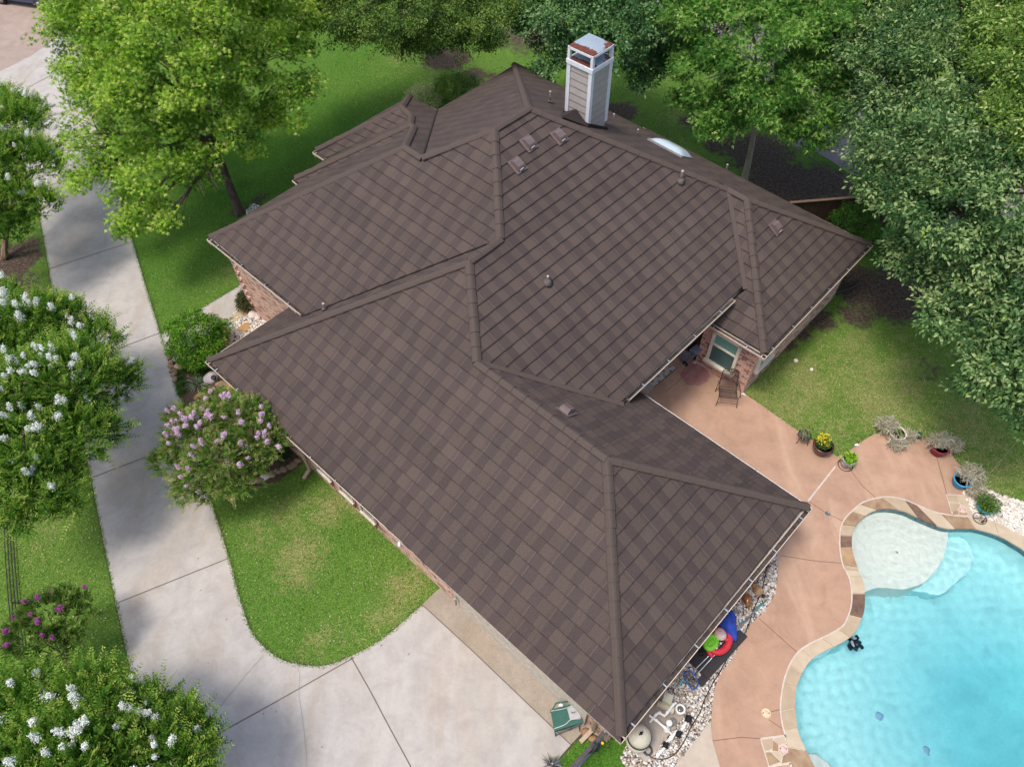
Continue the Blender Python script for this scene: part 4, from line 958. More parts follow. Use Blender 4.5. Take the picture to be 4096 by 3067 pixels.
def limbs(parent, base, lobes, r0, seed, mat=M_BARK, fork=.35, lean=None, n=None, name='trunk', zf=None):
    rnd = random.Random(seed); base = Vector(base); cx = Vector((float(np.average(lobes[:, 0], weights=lobes[:, 3]**2)), float(np.average(lobes[:, 1], weights=lobes[:, 3]**2)), 0))
    zc = float(np.average(lobes[:, 2], weights=lobes[:, 3]**2)); zf = zf or zc*fork
    f = base.lerp(cx, .25); f.z = zf; mb = MB()
    top = cx.copy(); top.z = zc+1.0
    mb.tube(smoothline([base-Vector((0, 0, .1)), base+Vector((rnd.uniform(-.05, .05), 0, zf*.4)), f, f.lerp(top, .5)+Vector((rnd.uniform(-.3, .3), rnd.uniform(-.3, .3), 0)), top], 4), [r0*1.45]+[r0*(1-.052*i) for i in range(1, 17)], 10)
    t = mb.build(name, mat, parent); bb = MB()
    for l in lobes:
        c = Vector(l[:3]); s = f.lerp(top, rnd.uniform(0, .45)); m = s.lerp(c, .5)+Vector((rnd.uniform(-.25, .25), rnd.uniform(-.25, .25), .25)); pts = smoothline([s, m, c], 4)
        bb.tube(pts, [r0*.42*(1-i/len(pts)*.72) for i in range(len(pts))], 6)
        for k in range(6):
            d = Vector((rnd.gauss(0, 1), rnd.gauss(0, 1), rnd.gauss(0, .7))).normalized(); q = c+Vector((d.x*l[3], d.y*l[3], d.z*l[4]))*.85; a = m.lerp(c, rnd.random()); pts = smoothline([a, a.lerp(q, .5)+Vector((0, 0, .12)), q], 3)
            bb.tube(pts, [r0*.13*(1-i/len(pts)*.75) for i in range(len(pts))], 4, cap=False)
    bb.build('branches', mat, t)
def tree(name, base, L, r0, seed, label, cat='tree', mat=M_BARK, group=None, fork=.35, **fo):
    t = thing(name, base, label, cat, group); lb = lobes_of(L); limbs(t, base, lb, r0, seed, mat, fork); foliage('crown', t, lb, seed=seed, **fo); return t, lb
tree('sweetgum_tree', P(517, 458), [(400, 120, 7.2, 150), (540, 110, 6.2, 110), (615, 60, 6.2, 75), (630, 190, 5.0, 55), (300, 60, 7.6, 120), (200, 55, 6.8, 75), (300, 220, 6.0, 110), (200, 290, 4.8, 62), (450, 245, 5.2, 90), (330, 370, 4.3, 75), (300, 440, 3.6, 48), (285, 485, 3.2, 30), (420, 390, 3.9, 62), (205, 380, 3.9, 50),
    (160, 320, 4.2, 38), (490, 20, 7.6, 130), (225, 155, 6.0, 85), (600, 250, 4.4, 45), (540, 300, 4.3, 42), (290, -20, 8.6, 130), (420, -40, 8.8, 140), (600, -30, 7, 90), (150, 40, 6, 45), (155, 225, 5, 30), (370, 470, 3.3, 28)], .24, 11,
    'large bright green sweetgum beside the driveway with leaning dark trunk', tufts=4000, per=24, tr=.33, shape='star', size=.165, pal=[(.06, .145, .014), (.15, .30, .024), (.265, .42, .040), (.40, .53, .080)], shell=.5, tip=(.50, .55, .17), tipn=.10)
tree('live_oak_tree', P(880, 30), [(700, 10, 6, 80), (790, 25, 6.4, 85), (880, 20, 6.5, 90), (970, 40, 6, 75), (1050, 40, 6, 65), (840, 75, 5, 42), (920, 85, 4.8, 42), (890, 105, 4.3, 26), (1000, 85, 4.6, 40), (1060, 100, 4.4, 28), (740, 70, 5, 38), (660, -20, 6.5, 80), (800, -50, 7, 110), (950, -50, 7, 110), (1090, 0, 6, 50), (870, 120, 4, 15)], .3, 12,
    'dense dark small-leaved live oak at the top left of the chimney', tufts=7000, per=24, tr=.28, shape='kite', size=.10, pal=[(.03, .075, .016), (.07, .145, .026), (.14, .23, .045), (.25, .34, .08)], droop=.6, tip=(.32, .34, .06), tipn=.015)
tree('magnolia_tree', P(1310, 60), [(1180, 50, 5.5, 68), (1260, 35, 6, 75), (1360, 50, 6, 80), (1440, 40, 6, 65), (1205, 105, 4.6, 50), (1150, 45, 5, 40), (1330, 115, 5, 58), (1405, 125, 4.4, 45), (1385, 165, 3.8, 28), (1190, 145, 4, 26), (1240, 110, 4.6, 40), (1300, -40, 7, 110), (1160, -20, 6, 60), (1450, -30, 7, 90)], .22, 13,
    'bluish green broad-leaved tree directly behind the chimney', tufts=3300, per=20, tr=.27, shape='kite', size=.17, pal=[(.04, .10, .036), (.08, .19, .065), (.16, .30, .11), (.28, .41, .18)], droop=.1)
tree('pin_oak_tree', P(1607, 388), [(1600, 90, 6.6, 115), (1530, 170, 5, 72), (1650, 190, 5.4, 85), (1760, 240, 4.6, 58), (1700, 50, 7, 110), (1560, 240, 4.2, 55), (1500, 110, 5, 48), (1665, 250, 4.2, 42), (1745, 285, 4, 32), (1530, 30, 7, 85), (1790, 130, 5.8, 70), (1540, 275, 3.8, 28), (1480, 215, 3.9, 24), (1790, 20, 7, 80), (1600, -40, 8, 120), (1820, 200, 4.8, 45)], .16, 14,
    'mid green oak with slim pale trunk behind the skylight side of the roof', mat=M_BARK2, fork=.5, tufts=4400, per=22, tr=.30, shape='lobed', size=.17, pal=[(.04, .12, .020), (.085, .22, .034), (.165, .34, .06), (.29, .46, .11)], tip=(.42, .48, .15), tipn=.04)
tree('elm_tree', P(2142, 655), [(1938, 230, 6, 92), (1970, 330, 6, 104), (2090, 320, 7.4, 125), (1918, 390, 5.2, 62), (1955, 465, 5, 64), (1975, 555, 4.6, 45), (2060, 470, 6.4, 115), (2150, 540, 6, 95), (2190, 420, 7.4, 120), (2060, 580, 5.0, 55), (2090, 700, 4.6, 75), (2150, 790, 4.5, 70), (2200, 850, 4.2, 50), (2040, 680, 4.4, 45), (2220, 690, 5.5, 80), (1900, 290, 5, 56),
    (1900, 130, 6.6, 90), (1990, 110, 7.4, 110), (2090, 170, 7.6, 110), (2250, 600, 6, 110), (2040, 20, 8, 110), (1900, 30, 7, 95), (1895, 345, 4.6, 36), (2260, 800, 5, 90), (2240, 300, 8, 90), (2215, 905, 3.8, 22)], .3, 15,
    'broad green elm filling the right side, overhanging the back lawn', tufts=5600, per=24, tr=.33, shape='kite', size=.155, pal=[(.03, .078, .026), (.065, .145, .048), (.125, .23, .080), (.24, .355, .135), (.38, .47, .21)], droop=.3, tip=(.34, .46, .08), tipn=.012)
tree('ash_tree', P(2330, 480), [(2190, 60, 9.6, 80), (2200, 160, 9.4, 80), (2180, 240, 8.8, 55), (2225, 260, 9, 70), (2150, 120, 9, 40), (2240, 0, 10, 90), (2260, 180, 9, 80)], .25, 16,
    'lighter yellow-green tree rising behind the elm at the top right edge', tufts=1500, per=16, tr=.25, shape='kite', size=.13, pal=[(.07, .14, .025), (.15, .26, .045), (.28, .40, .10)], tip=(.5, .56, .2), tipn=.1)
# crape myrtles: arching shoots with paired leaves, flower panicles at the tips
def crape(name, base, L, seed, label, shoots, pal, flower, nfl, fsize=.145, r0=.05, leaf=.075, sl=(.35, .80), group=None, stems=4):
    rg = np.random.default_rng(seed); t = thing(name, base, label, 'crape myrtle', group); lb = lobes_of(L); rnd = random.Random(seed)
    p, o = sample_lobes(lb, shoots, rg, .45, -.3, .72); n = len(p); K = 9
    d = nrmz(o*.7+np.array([0, 0, .55])+rg.normal(size=(n, 3))*.32); side = nrmz(np.cross(d, rg.normal(size=(n, 3))*.35+np.array([0, 0, 1.]))); up = np.cross(side, d); up[up[:, 2] < 0] *= -1
    ln = rg.uniform(*sl, n); s = (np.arange(K)+.6)/K
    c = p[:, None]+d[:, None]*(ln[:, None]*s[None])[..., None]; c[..., 2] -= (s**2*.10)[None]*1.
    pos = np.concatenate([c, c], 1).reshape(-1, 3); sg = np.concatenate([np.ones(K), -np.ones(K)]); D = np.repeat(d, 2*K, 0); S_v = np.repeat(side, 2*K, 0)*np.tile(sg, n)[:, None]
    ax = S_v+D*.55+rg.normal(size=D.shape)*.18; nr = np.repeat(up, 2*K, 0)+rg.normal(size=D.shape)*.3
    sz = leaf*rg.uniform(.8, 1.3, len(pos))*np.tile(np.concatenate([1.15-.6*s**2]*2), n)
    V, F, k = place_leaves('kite', pos, ax, nr, sz*1.25)
    pal = np.array(pal); q = np.clip(np.repeat(rg.random(n)**1.3, 2*K)*.75+np.tile(np.concatenate([s]*2), n)*.35+rg.normal(size=len(pos))*.08, 0, .999)*(len(pal)-1); a = q.astype(int); fr = (q-a)[:, None]
    col = (pal[a]*(1-fr)+pal[np.minimum(a+1, len(pal)-1)]*fr)*rg.uniform(.85, 1.15, (len(pos), 1))
    # a looser inner layer
    leafmesh('crown', V, F, np.repeat(col, k, 0), M_LEAF, parent=t)
    zc = float(lb[:, 2].mean()); tr = MB(); cen = Vector((float(lb[:, 0].mean()), float(lb[:, 1].mean()), zc))
    for l in lb:
        b0 = Vector(base)+Vector((rnd.uniform(-.12, .12), rnd.uniform(-.12, .12), -.05)); c_ = Vector(l[:3]); mid = b0.lerp(c_, .5); mid.z = zc*.55; mid = mid.lerp(b0.lerp(cen, .5), .5)
        pts = smoothline([b0, mid, c_], 5); tr.tube(pts, [r0*(1-i/len(pts)*.7) for i in range(len(pts))], 6)
    tr.build('trunk', MT('crape bark', (.26, .16, .11), (.15, .09, .065), 8), t)
    # panicles
    top = np.argsort(-(o[:, 2]+rg.random(n)*1.6)); sel = top[:nfl]; tips = p[sel]+d[sel]*ln[sel][:, None]*1.02; m = 190; fs = fsize*rg.uniform(.55, 1.25, len(sel))
    off = nrmz(rg.normal(size=(len(sel)*m, 3)))*rg.random((len(sel)*m, 1))**.4; off = off.reshape(len(sel), m, 3); tt = rg.random((len(sel), m, 1))
    pos = tips[:, None]+off*fs[:, None, None]*(.75-.35*tt)+d[sel][:, None]*(tt-.4)*fs[:, None, None]*1.5
    pos = pos.reshape(-1, 3); nn = nrmz(off.reshape(-1, 3)+rg.normal(size=pos.shape)*.5+np.array([0, 0, .4]))
    V, F, k = place_leaves('kite', pos, rg.normal(size=pos.shape), nn, rg.uniform(.032, .055, len(pos)))
    fc = np.array(flower); cc = fc[rg.integers(0, len(fc), len(pos))]*rg.uniform(.85, 1.1, (len(pos), 1)); leafmesh('blossom', V, F, np.repeat(cc, k, 0), M_PETAL, parent=t)
    return t
GRN = [(.024, .080, .014), (.060, .16, .020), (.13, .26, .032), (.26, .40, .06), (.42, .48, .12)]
WHT_ = [(.84, .84, .84), (.78, .79, .82), (.86, .84, .80)]
GW = 'white crape myrtles along the left of the driveway'
crape('crape_myrtle', P(8, 560), [(20, 290, 3.8, 72), (60, 370, 3.6, 66), (85, 450, 3.2, 40), (55, 255, 3.5, 45), (10, 440, 3.6, 60), (100, 340, 3.1, 32), (-40, 350, 4.3, 80), (40, 500, 2.8, 32), (10, 220, 3.8, 30), (-60, 460, 4, 70)], 21, 'white-flowering crape myrtle at the left edge beside the sweetgum', 4200, GRN, WHT_, 34, group=GW)
crape('crape_myrtle', P(35, 925), [(60, 720, 3.8, 80), (130, 705, 3.4, 58), (195, 755, 3.2, 55), (235, 845, 3.1, 52), (150, 830, 4, 90), (60, 850, 4.2, 90), (60, 970, 3.9, 80), (150, 950, 3.6, 76), (205, 940, 3.2, 50), (115, 1050, 3.2, 50), (150, 1095, 2.8, 26), (30, 1070, 3.3, 58), (60, 1120, 2.7, 26), (-40, 900, 4.4, 100), (-40, 760, 4, 85), (275, 820, 2.9, 24), (20, 660, 3.6, 36)], 22, 'largest white-flowering crape myrtle leaning over the middle of the driveway', 8200, GRN, WHT_, 105, group=GW)
crape('crape_myrtle', P(140, 1690), [(60, 1550, 3.4, 80), (180, 1550, 3.4, 85), (285, 1585, 3.2, 70), (370, 1590, 3.0, 52), (425, 1590, 2.8, 32), (120, 1500, 3.0, 38), (335, 1515, 2.8, 26), (200, 1650, 3.8, 100), (60, 1670, 3.9, 100), (350, 1660, 3.4, 76), (230, 1480, 2.8, 24), (20, 1500, 3, 34), (400, 1540, 2.7, 20), (420, 1650, 3, 34)], 23, 'white-flowering crape myrtle cut off by the bottom left corner', 6800, GRN, WHT_, 62, group=GW)
crape('pink_crape_myrtle', P(545, 985), [(440, 930, 2.4, 56), (515, 905, 2.5, 50), (560, 940, 2.4, 46), (470, 990, 2.4, 56), (400, 960, 2.2, 42), (420, 1035, 2.0, 34), (405, 1062, 1.7, 22), (360, 1000, 1.9, 26), (450, 1070, 1.6, 20), (500, 1040, 1.9, 36), (585, 960, 2.4, 26), (545, 1000, 2.0, 40), (470, 875, 2.2, 30), (385, 905, 2.0, 20), (560, 905, 2.6, 24)], 24, 'pink-flowering crape myrtle against the front eave by the driveway', 3600, [(.035, .10, .015), (.09, .20, .028), (.18, .29, .05), (.36, .38, .13), (.50, .44, .22)], [(.74, .50, .70), (.78, .60, .74), (.66, .42, .62)], 62, .12, leaf=.055, sl=(.25, .5))
crape('purple_crape_myrtle', P(147, 1446), [(105, 1330, 2.0, 54), (160, 1340, 1.8, 40), (65, 1375, 1.9, 46), (115, 1400, 1.7, 40), (40, 1395, 1.8, 24), (145, 1292, 1.8, 22), (185, 1300, 1.7, 14), (150, 1390, 1.6, 28)], 25, 'small sparse purple-flowering crape myrtle beside the black rail', 1100, [(.03, .075, .015), (.06, .13, .02), (.12, .19, .035), (.22, .28, .07)], [(.38, .08, .36), (.45, .12, .40), (.40, .14, .22)], 15, .08, r0=.03, leaf=.05, sl=(.2, .4))
def shrub(name, L, seed, label, cat='shrub', tufts=700, per=14, tr=.13, shape='kite', size=.06, pal=GRN, group=None, **k):
    lb = lobes_of(L); b = Vector((float(lb[:, 0].mean()), float(lb[:, 1].mean()), 0)); t = thing(name, b, label, cat, group)
    foliage('foliage', t, lb, tufts, per, tr, shape, size, pal, seed, low=-.6, **k); mb = MB(); rnd = random.Random(seed)
    for l in lb:
        for q in range(3): mb.tube(smoothline([b, b.lerp(Vector(l[:3]), .5)+Vector((rnd.uniform(-.1, .1), rnd.uniform(-.1, .1), 0)), Vector(l[:3])+Vector((rnd.uniform(-.5, .5)*l[3], rnd.uniform(-.5, .5)*l[3], 0))], 3), .012, 5)
    mb.build('stem', M_BARK, t); return t
shrub('round_shrub', [(425, 722, .95, 50, .95), (400, 742, .8, 36), (455, 715, .8, 34), (425, 765, .6, 36), (385, 710, .8, 22), (450, 750, .6, 36)], 31, 'clipped round green shrub between driveway and front eave', tufts=2200, tr=.12, size=.075, pal=[(.03, .10, .010), (.07, .20, .016), (.14, .31, .024), (.28, .44, .05)], tip=(.42, .44, .06), tipn=.02)
shrub('variegated_shrub', [(915, 205, 1.0, 26), (890, 209, .9, 18), (935, 219, .8, 20)], 32, 'cream variegated shrub beside the entry roof valley', tufts=420, size=.07, shape='slim', pal=[(.30, .34, .12), (.62, .60, .34), (.80, .77, .52)])
shrub('garden_shrub', [(975, 185, 1.0, 34), (1010, 180, .8, 26), (950, 205, .8, 26), (985, 215, .6, 26), (960, 235, .5, 18)], 33, 'loose green shrub behind the cream variegated one at the eave', tufts=900, size=.07, pal=[(.04, .10, .02), (.09, .20, .03), (.18, .30, .05), (.34, .40, .10)])
shrub('corner_shrub', [(1845, 480, 1.3, 45), (1870, 500, 1.2, 40), (1825, 470, 1.1, 25), (1890, 530, 1, 28)], 34, 'bright green shrub tucked between wooden fence and elm at the far roof corner', tufts=900, size=.07, pal=[(.02, .07, .01), (.05, .14, .02), (.10, .21, .03)])
shrub('dark_shrub', [(612, 978, .5, 18), (598, 960, .5, 18)], 35, 'small dark shrub below the eave beside the pink crape myrtle', tufts=200, size=.045, pal=[(.012, .035, .012), (.03, .07, .02)])
shrub('lime_shrub', [(500, 872, .5, 15), (516, 880, .45, 12)], 36, 'small lime green shrub beside the path light in the front bed', tufts=170, size=.045, pal=[(.06, .15, .02), (.15, .28, .04)])
shrub('dwarf_cypress', [(533, 644, .55, 14, 1.3), (526, 655, .4, 10, 1.2), (540, 652, .5, 10, 1.3)], 37, 'small olive cypress at the foot of the brick entry corner', tufts=220, per=14, shape='blade', size=.16, pal=[(.04, .05, .02), (.10, .11, .04), (.17, .16, .07)])
def tuftgrass(name, x, y, r, n, ln, pal, seed, label, group=None, cat='plant', wid=1., flat=.6, z=0.):
    rg = np.random.default_rng(seed); b = P(x, y, z); a = rg.uniform(0, 6.28, n); tl = rg.uniform(.25, 1., n)
    d = np.stack([np.cos(a)*tl, np.sin(a)*tl, np.full(n, flat)], 1); pos = np.array(b)[None]+d*[r*.25, r*.25, 0]
    L = ln*rg.uniform(.7, 1.15, n); seg = 4; Vs = []; Fs = []; side = np.stack([-np.sin(a), np.cos(a), 0*a], 1)
    for k in range(seg+1):
        s = k/seg; c = pos+d*(L*s)[:, None]; c[:, 2] -= L*.55*s*s*tl*1.2; c[:, 2] = np.maximum(c[:, 2], z+.01); w_ = .011*wid*(1-s**1.5)+.001
        Vs += [c+side*w_, c-side*w_]
    V = np.stack(Vs, 1).reshape(-1, 3); m = 2*(seg+1); F = np.concatenate([[[2*k, 2*k+1, 2*k+3, 2*k+2]] for k in range(seg)], 0)
    F = (F[None]+(np.arange(n)*m)[:, None, None]).reshape(-1, 4); pal = np.array(pal); c = pal[rg.integers(0, len(pal), n)]*rg.uniform(.8, 1.2, (n, 1))
    return tag(leafmesh(name, V, F, np.repeat(c, m, 0), M_LEAF, base=b), label, cat, group)
def t6(x, y): return ((620+x*.588)/KP, (1080+y*.588)/KP)
LIR = [(.03, .085, .015), (.06, .14, .02), (.10, .20, .03)]
for i, (x, y, s) in enumerate([(245, 650, 1.1), (350, 680, 1.), (165, 700, 1.), (165, 742, .9), (175, 785, 1.), (190, 830, .9), (300, 650, .9), (215, 615, .9), (270, 690, .8), (205, 680, .8), (320, 720, .7)]):
    tuftgrass('border_grass', *t6(x, y), .3*s, 90, .32*s, LIR, 50+i, 'dark green border grass clump in the front bed between drive and eave', 'border grass clumps in the front bed')
tuftgrass('striped_grass', *t6(290, 775), .4, 110, .50, [(.20, .28, .16), (.34, .40, .26), (.12, .2, .10)], 70, 'pale striped arching grass beside the driftwood stake', wid=1.5)
tuftgrass('agapanthus', *t6(495, 365), .3, 34, .40, [(.08, .17, .10), (.14, .26, .15)], 71, 'blue-green strap-leaved plant beside the flat entry slab', wid=2.2)
tuftgrass('lavender', 1192, 1650, .3, 60, .30, [(.10, .16, .08), (.32, .22, .45), (.14, .2, .1)], 72, 'lavender sprig at the bottom edge below the drive corner', flat=1.2)
# ------------------------------------------------------------------ free-standing things
def z1(x, y, z=0.): return PZ(2460, 2640, .2579, x, y, z)
def z2(x, y, z=0.): return PZ(2660, 2250, .5569, x, y, z)
def z3(x, y, z=0.): return PZ(2160, 2700, .3853, x, y, z)
def z4(x, y, z=0.): return PZ(3140, 1620, .3152, x, y, z)
def z5(x, y, z=0.): return PZ(3460, 1640, .504, x, y, z)
def z6(x, y, z=0.): return PZ(620, 1080, .588, x, y, z)
def zw(x, y, z=0.): return PZ(2600, 1150, .3019, x, y, z)
M_BLK = MT('black rubber', (.018, .018, .020), (.012, .012, .013), rough=.45)
M_IRON = MT('wrought iron', (.035, .026, .024), (.018, .014, .013), 20, .5, .4)
M_PVC = MT('white pvc', (.78, .76, .72), (.66, .63, .58), 6, .35, .5)
M_TAN = MT('equipment tan plastic', (.62, .56, .44), (.52, .47, .36), 4, .45)
M_ALU = MT('aluminium pole', (.60, .63, .68), scale=10, rough=.3, metal=.7)
M_TEAL = MT('teal plastic', (.02, .30, .34), rough=.4)
Zv = Vector((0, 0, 1))
def single(mb, name, mat, label, cat, group=None): return tag(mb.build(name, mat), label, cat, group)
# --- equipment corner
sheet('equipment_pad', [z1(150, 1240), z1(475, 1590), z1(850, 1140), z1(1060, 880), z1(900, 690), z1(760, 480), z1(300, 900)], .06, concrete('pad concrete', (.38, .33, .28), (.22, .17, .12), .5, fine=.2))
t = thing('pool_filter', z1(335, 1262, .06), 'domed tan pool filter tank on the equipment pad', 'pool filter')
MB().lathe([(.0, 0), (.27, 0), (.29, .05), (.30, .12), (.30, .50)], BASE[t.name], 32).build('tank', M_TAN, t)
MB().lathe([(.30, .50), (.315, .51), (.315, .56), (.30, .57)], BASE[t.name], 32).build('clamp_band', M_BLK, t)
MB().lathe([(.30, .57), (.29, .68), (.24, .80), (.15, .88), (.05, .91), (0, .915)], BASE[t.name], 32).build('dome', M_TAN, t)
kb = MB(); kb.lathe([(.035, .90), (.04, .97), (0, .98)], BASE[t.name], 12); kb.box(BASE[t.name]+Vector((0, 0, .95)), (.13, .03, .03), rz=.6); kb.build('air_valve', M_BLK, t)
t = thing('pool_pump', z1(920, 800, .06), 'tan pool pump with clear strainer lid on the pad', 'pool pump'); b = BASE[t.name]
X = (z1(1000, 765, .06)-z1(850, 700, .06)).normalized(); Y = Zv.cross(X); c = z1(985, 800, .06)
MB().lathe([(.0, 0), (.10, 0), (.115, .05), (.12, .26), (.10, .28)], c, 22).build('strainer_body', M_TAN, t)
MB().lathe([(.085, .285), (.135, .285), (.135, .33), (.085, .33), (.085, .285)], c, 26).build('lid_ring', M_PVC, t)
gm = N('strainer lid'); gm.base((.10, .10, .08)); gm.rough(.1, .6); MB().lathe([(.085, .31), (.05, .33), (0, .335)], c, 22).build('lid', gm.m, t)
mb = MB(); a0 = z1(900, 800, .06)+Zv*.16; mb.tube([a0, a0-X*.16, a0-X*.17, a0-X*.46], [.11, .11, .085, .085], 18); mb.build('motor', M_TAN, t)
mb = MB(); p = z1(800, 660, .06); ax = (X, Y, Zv); mb.box(p+Zv*.33, (.20, .26, .24), ax=ax, taper=.92); mb.box(p+Zv*.12, (.10, .12, .24), ax=ax); mb.box(p+Zv*.34-X*.12, (.05, .24, .20), ax=ax)
single(mb, 'timer_box', MT('timer box beige', (.60, .58, .42), rough=.5), 'square beige control box on the pool pump motor', 'control box')
def pipe_run(pts, r, label, zs=.12, name='pvc_pipe', mat=None):
    q = [z1(x, y, z) for x, y, z in pts]; mb = MB(); mb.tube(smoothline(q, 5), r, 12)
    for k in q[1:-1]: mb.lathe([(r*1.0, -.03), (r*1.22, -.03), (r*1.22, .03), (r*1.0, .03)], k, 12)
    return single(mb, name, mat or M_PVC, label, 'pipe', 'white pipes of the pool equipment')
pipe_run([(530, 850, .3), (640, 930, .3), (770, 1040, .3), (890, 1150, .12)], .034, 'white pipe running from the filter across the pad to the three-way valve')
pipe_run([(540, 960, .3), (630, 850, .3), (690, 815, .3), (765, 855, .3), (815, 805, .4), (900, 690, .42), (950, 655, .42)], .034, 'white zigzag pipe from the filter to the pump top')
pipe_run([(965, 1085, .14), (870, 1200, .12), (790, 1285, .10)], .045, 'thick white pipe lying between two black unions')
pipe_run([(775, 1345, .10), (700, 1420, .10), (668, 1455, .1), (655, 1500, .02)], .04, 'white bent pipe diving into the pebbles at the pad corner')
pipe_run([(1215, 815, .02), (1200, 835, .12), (1170, 870, .12)], .04, 'short white pipe stub beyond the upper black valve')
pipe_run([(1105, 960, .12), (1060, 1030, .12), (1005, 1110, .12)], .04, 'white pipe between the upper and middle black valves')
for x, y, s in ((1140, 905, 1.1), (985, 1140, 1.), (785, 1315, .9)):
    mb = MB(); c = z1(x, y, .13)
    mb.lathe([(.05, -.09), (.075*s, -.07), (.08*s, .05), (.05, .07), (.03, .12), (.0, .12)], c, 14); mb.box(c+Zv*.13, (.15*s, .03, .03), rz=.9)
    for k in range(4): mb.box(c+Vector((math.cos(k*1.57+.4), math.sin(k*1.57+.4), 0))*.085*s, (.05, .04, .08), rz=k*1.57+.4)
    single(mb, 'valve', M_BLK, ['', 'black valve nearest the pump strainer', 'black valve in the middle of the pipe run', 'black union nearest the pad corner'][(785 == x)*3 or (985 == x)*2 or 1], 'valve', 'black valves on the pool pipes')
mb = MB(); c = z1(800, 1075, .14); mb.lathe([(.06, -.1), (.085, -.08), (.085, .06), (.05, .10)], c, 16); c2 = z1(828, 990, .2); mb.lathe([(.05, 0), (.085, .02), (.085, .16), (.07, .19), (0, .20)], c2, 18)
single(mb, 'chlorinator', M_PVC, 'white capped feeder in the middle of the pipes', 'feeder')
mb = MB(); mb.lathe([(.09, 0), (.1, .12), (.09, .14), (0, .15)], z1(890, 965, .06), 18); single(mb, 'grey_canister', MT('grey canister', (.22, .21, .19)), 'round dark grey canister beside the white feeder', 'canister')
mb = MB(); c = z1(505, 1392, .075); mb.tube([c+Vector((.11*math.cos(a), .11*math.sin(a), 0)) for a in np.linspace(0, 2*math.pi, 20)[:-1]], .028, 8, closed=True); mb.tube([c+Vector((.125*math.cos(a), .11*math.sin(a), .04)) for a in np.linspace(.5, 5, 14)], .016, 6)
single(mb, 'coiled_hose_end', MT('charcoal hose', (.07, .075, .08)), 'dark ring-shaped coil on the corner of the equipment pad', 'hose coil')
hose = [z1(*q, .07) for q in ((175, 1230), (300, 1290), (430, 1340), (480, 1430), (570, 1500), (700, 1530), (850, 1500), (980, 1390), (1080, 1240), (1170, 1050), (1260, 900), (1330, 780), (1370, 650), (1440, 500), (1520, 350), (1620, 190))]+[z2(*q, .06) for q in ((378, 815), (440, 700), (495, 600), (570, 510), (605, 430), (640, 330), (690, 215), (715, 120), (728, 40), (735, -40))]
mb = MB(); mb.tube(smoothline(hose, 4), .0125, 6); single(mb, 'pool_hose', M_BLK, 'long thin black hose snaking along the pebble bed', 'hose')
# --- skimmer net, poles, panels, floats
def panelstack():
    mb = MB(); d = (z2(555, 505)-z2(300, 815)); L = d.length; X = d.normalized(); Y = Zv.cross(X); ax = (X, Y, Zv)
    return d, X, Y, ax
d, X, Y, ax = panelstack()
M_PAN = MT('charcoal roof panel', (.050, .044, .046), (.032, .028, .03), 30, .85, .2, bump=.3, stretch=(1, 1, 1))
for i, (a, b_, w_, z, lb) in enumerate([((286, 812), (566, 505), .26, .10, 'dark charcoal roof panel on the outer side of the leftover stack'), ((232, 770), (520, 480), .26, .075, 'dark charcoal roof panel in the middle of the leftover stack'), ((185, 725), (430, 470), .26, .05, 'dark charcoal roof panel nearest the house wall'), ((245, 872), (292, 815), .22, .05, 'short charcoal panel offcut at the lower end of the stack')]):
    p, q = z2(*a, z), z2(*b_, z); mb = MB(); mb.beam(p, q, w_, .018); n = 5
    for k in range(n): mb.beam(p+Y*(w_*(k-2)/5.3)+Zv*.012, q+Y*(w_*(k-2)/5.3)+Zv*.012, .012, .008)
    single(mb, 'roof_panel', M_PAN, lb, 'roof panel', 'leftover charcoal roof panels beside the house')
mb = MB(); fl = smoothline([z1(*q, .22) for q in ((1150, 160), (1060, 215), (1090, 300), (1150, 390), (1205, 455), (1275, 400), (1285, 330), (1250, 245), (1190, 180))], 5, True)
t = thing('skimmer_net', fl[0]-Zv*.2, 'blue-rimmed leaf skimmer net on an aluminium pole', 'pool net')
mb.tube(fl, .018, 8, closed=True); mb.build('rim', MT('blue plastic rim', (.01, .10, .42), rough=.3), t)
c = sum(fl, Vector())/len(fl)
me_ = MB()
for k in range(18):
    for dr in ((1, 0), (0, 1)):
        D_ = Vector((*dr, 0)); S__ = Vector((-dr[1], dr[0], 0)); o = S__*(-.2+.4*k/17); hits = []
        for i in range(len(fl)):
            a_, b_ = fl[i-1]-c, fl[i]-c; sa, sb = (a_-o).dot(S__), (b_-o).dot(S__)
            if sa*sb < 0: hits.append(c+a_.lerp(b_, sa/(sa-sb)))
        if len(hits) == 2: me_.tube([hits[0], (hits[0]+hits[1])/2-Zv*.09, hits[1]], .0028, 4, cap=False)
me_.build('mesh', M_BLK, t)
mb = MB(); mb.tube([z2(232, 797, .2), z2(648, 345, .16)], .014, 8); mb.build('pole', M_ALU, t)
mb = MB(); mb.tube([z2(435, 575, .2), z2(452, 556, .2)], .022, 8); mb.tube([z2(640, 353, .17), z2(725, 268, .14)], .015, 8); mb.build('pole_grip', M_TEAL, t)
t = thing('telescopic_pole', z2(195, 787, .1), 'second aluminium pole with teal collars lying on the roof panels', 'pole')
MB().tube([z2(195, 787, .16), z2(690, 296, .12)], .014, 8).build('pole', M_ALU, t); MB().tube([z2(545, 435, .15), z2(565, 415, .15)], .02, 8).tube([z2(672, 310, .13), z2(692, 294, .13)], .02, 8).build('collar', M_TEAL, t)
mb = MB(); mb.tube(smoothline([z1(1075, 310, .12), z1(1035, 340, .14), z1(1000, 350, .12), z1(1015, 380, .1)], 4), .018, 7); single(mb, 'pole_handle', MT('turquoise plastic', (.05, .52, .52), rough=.4), 'turquoise hooked handle on the pebbles beside the net', 'handle')
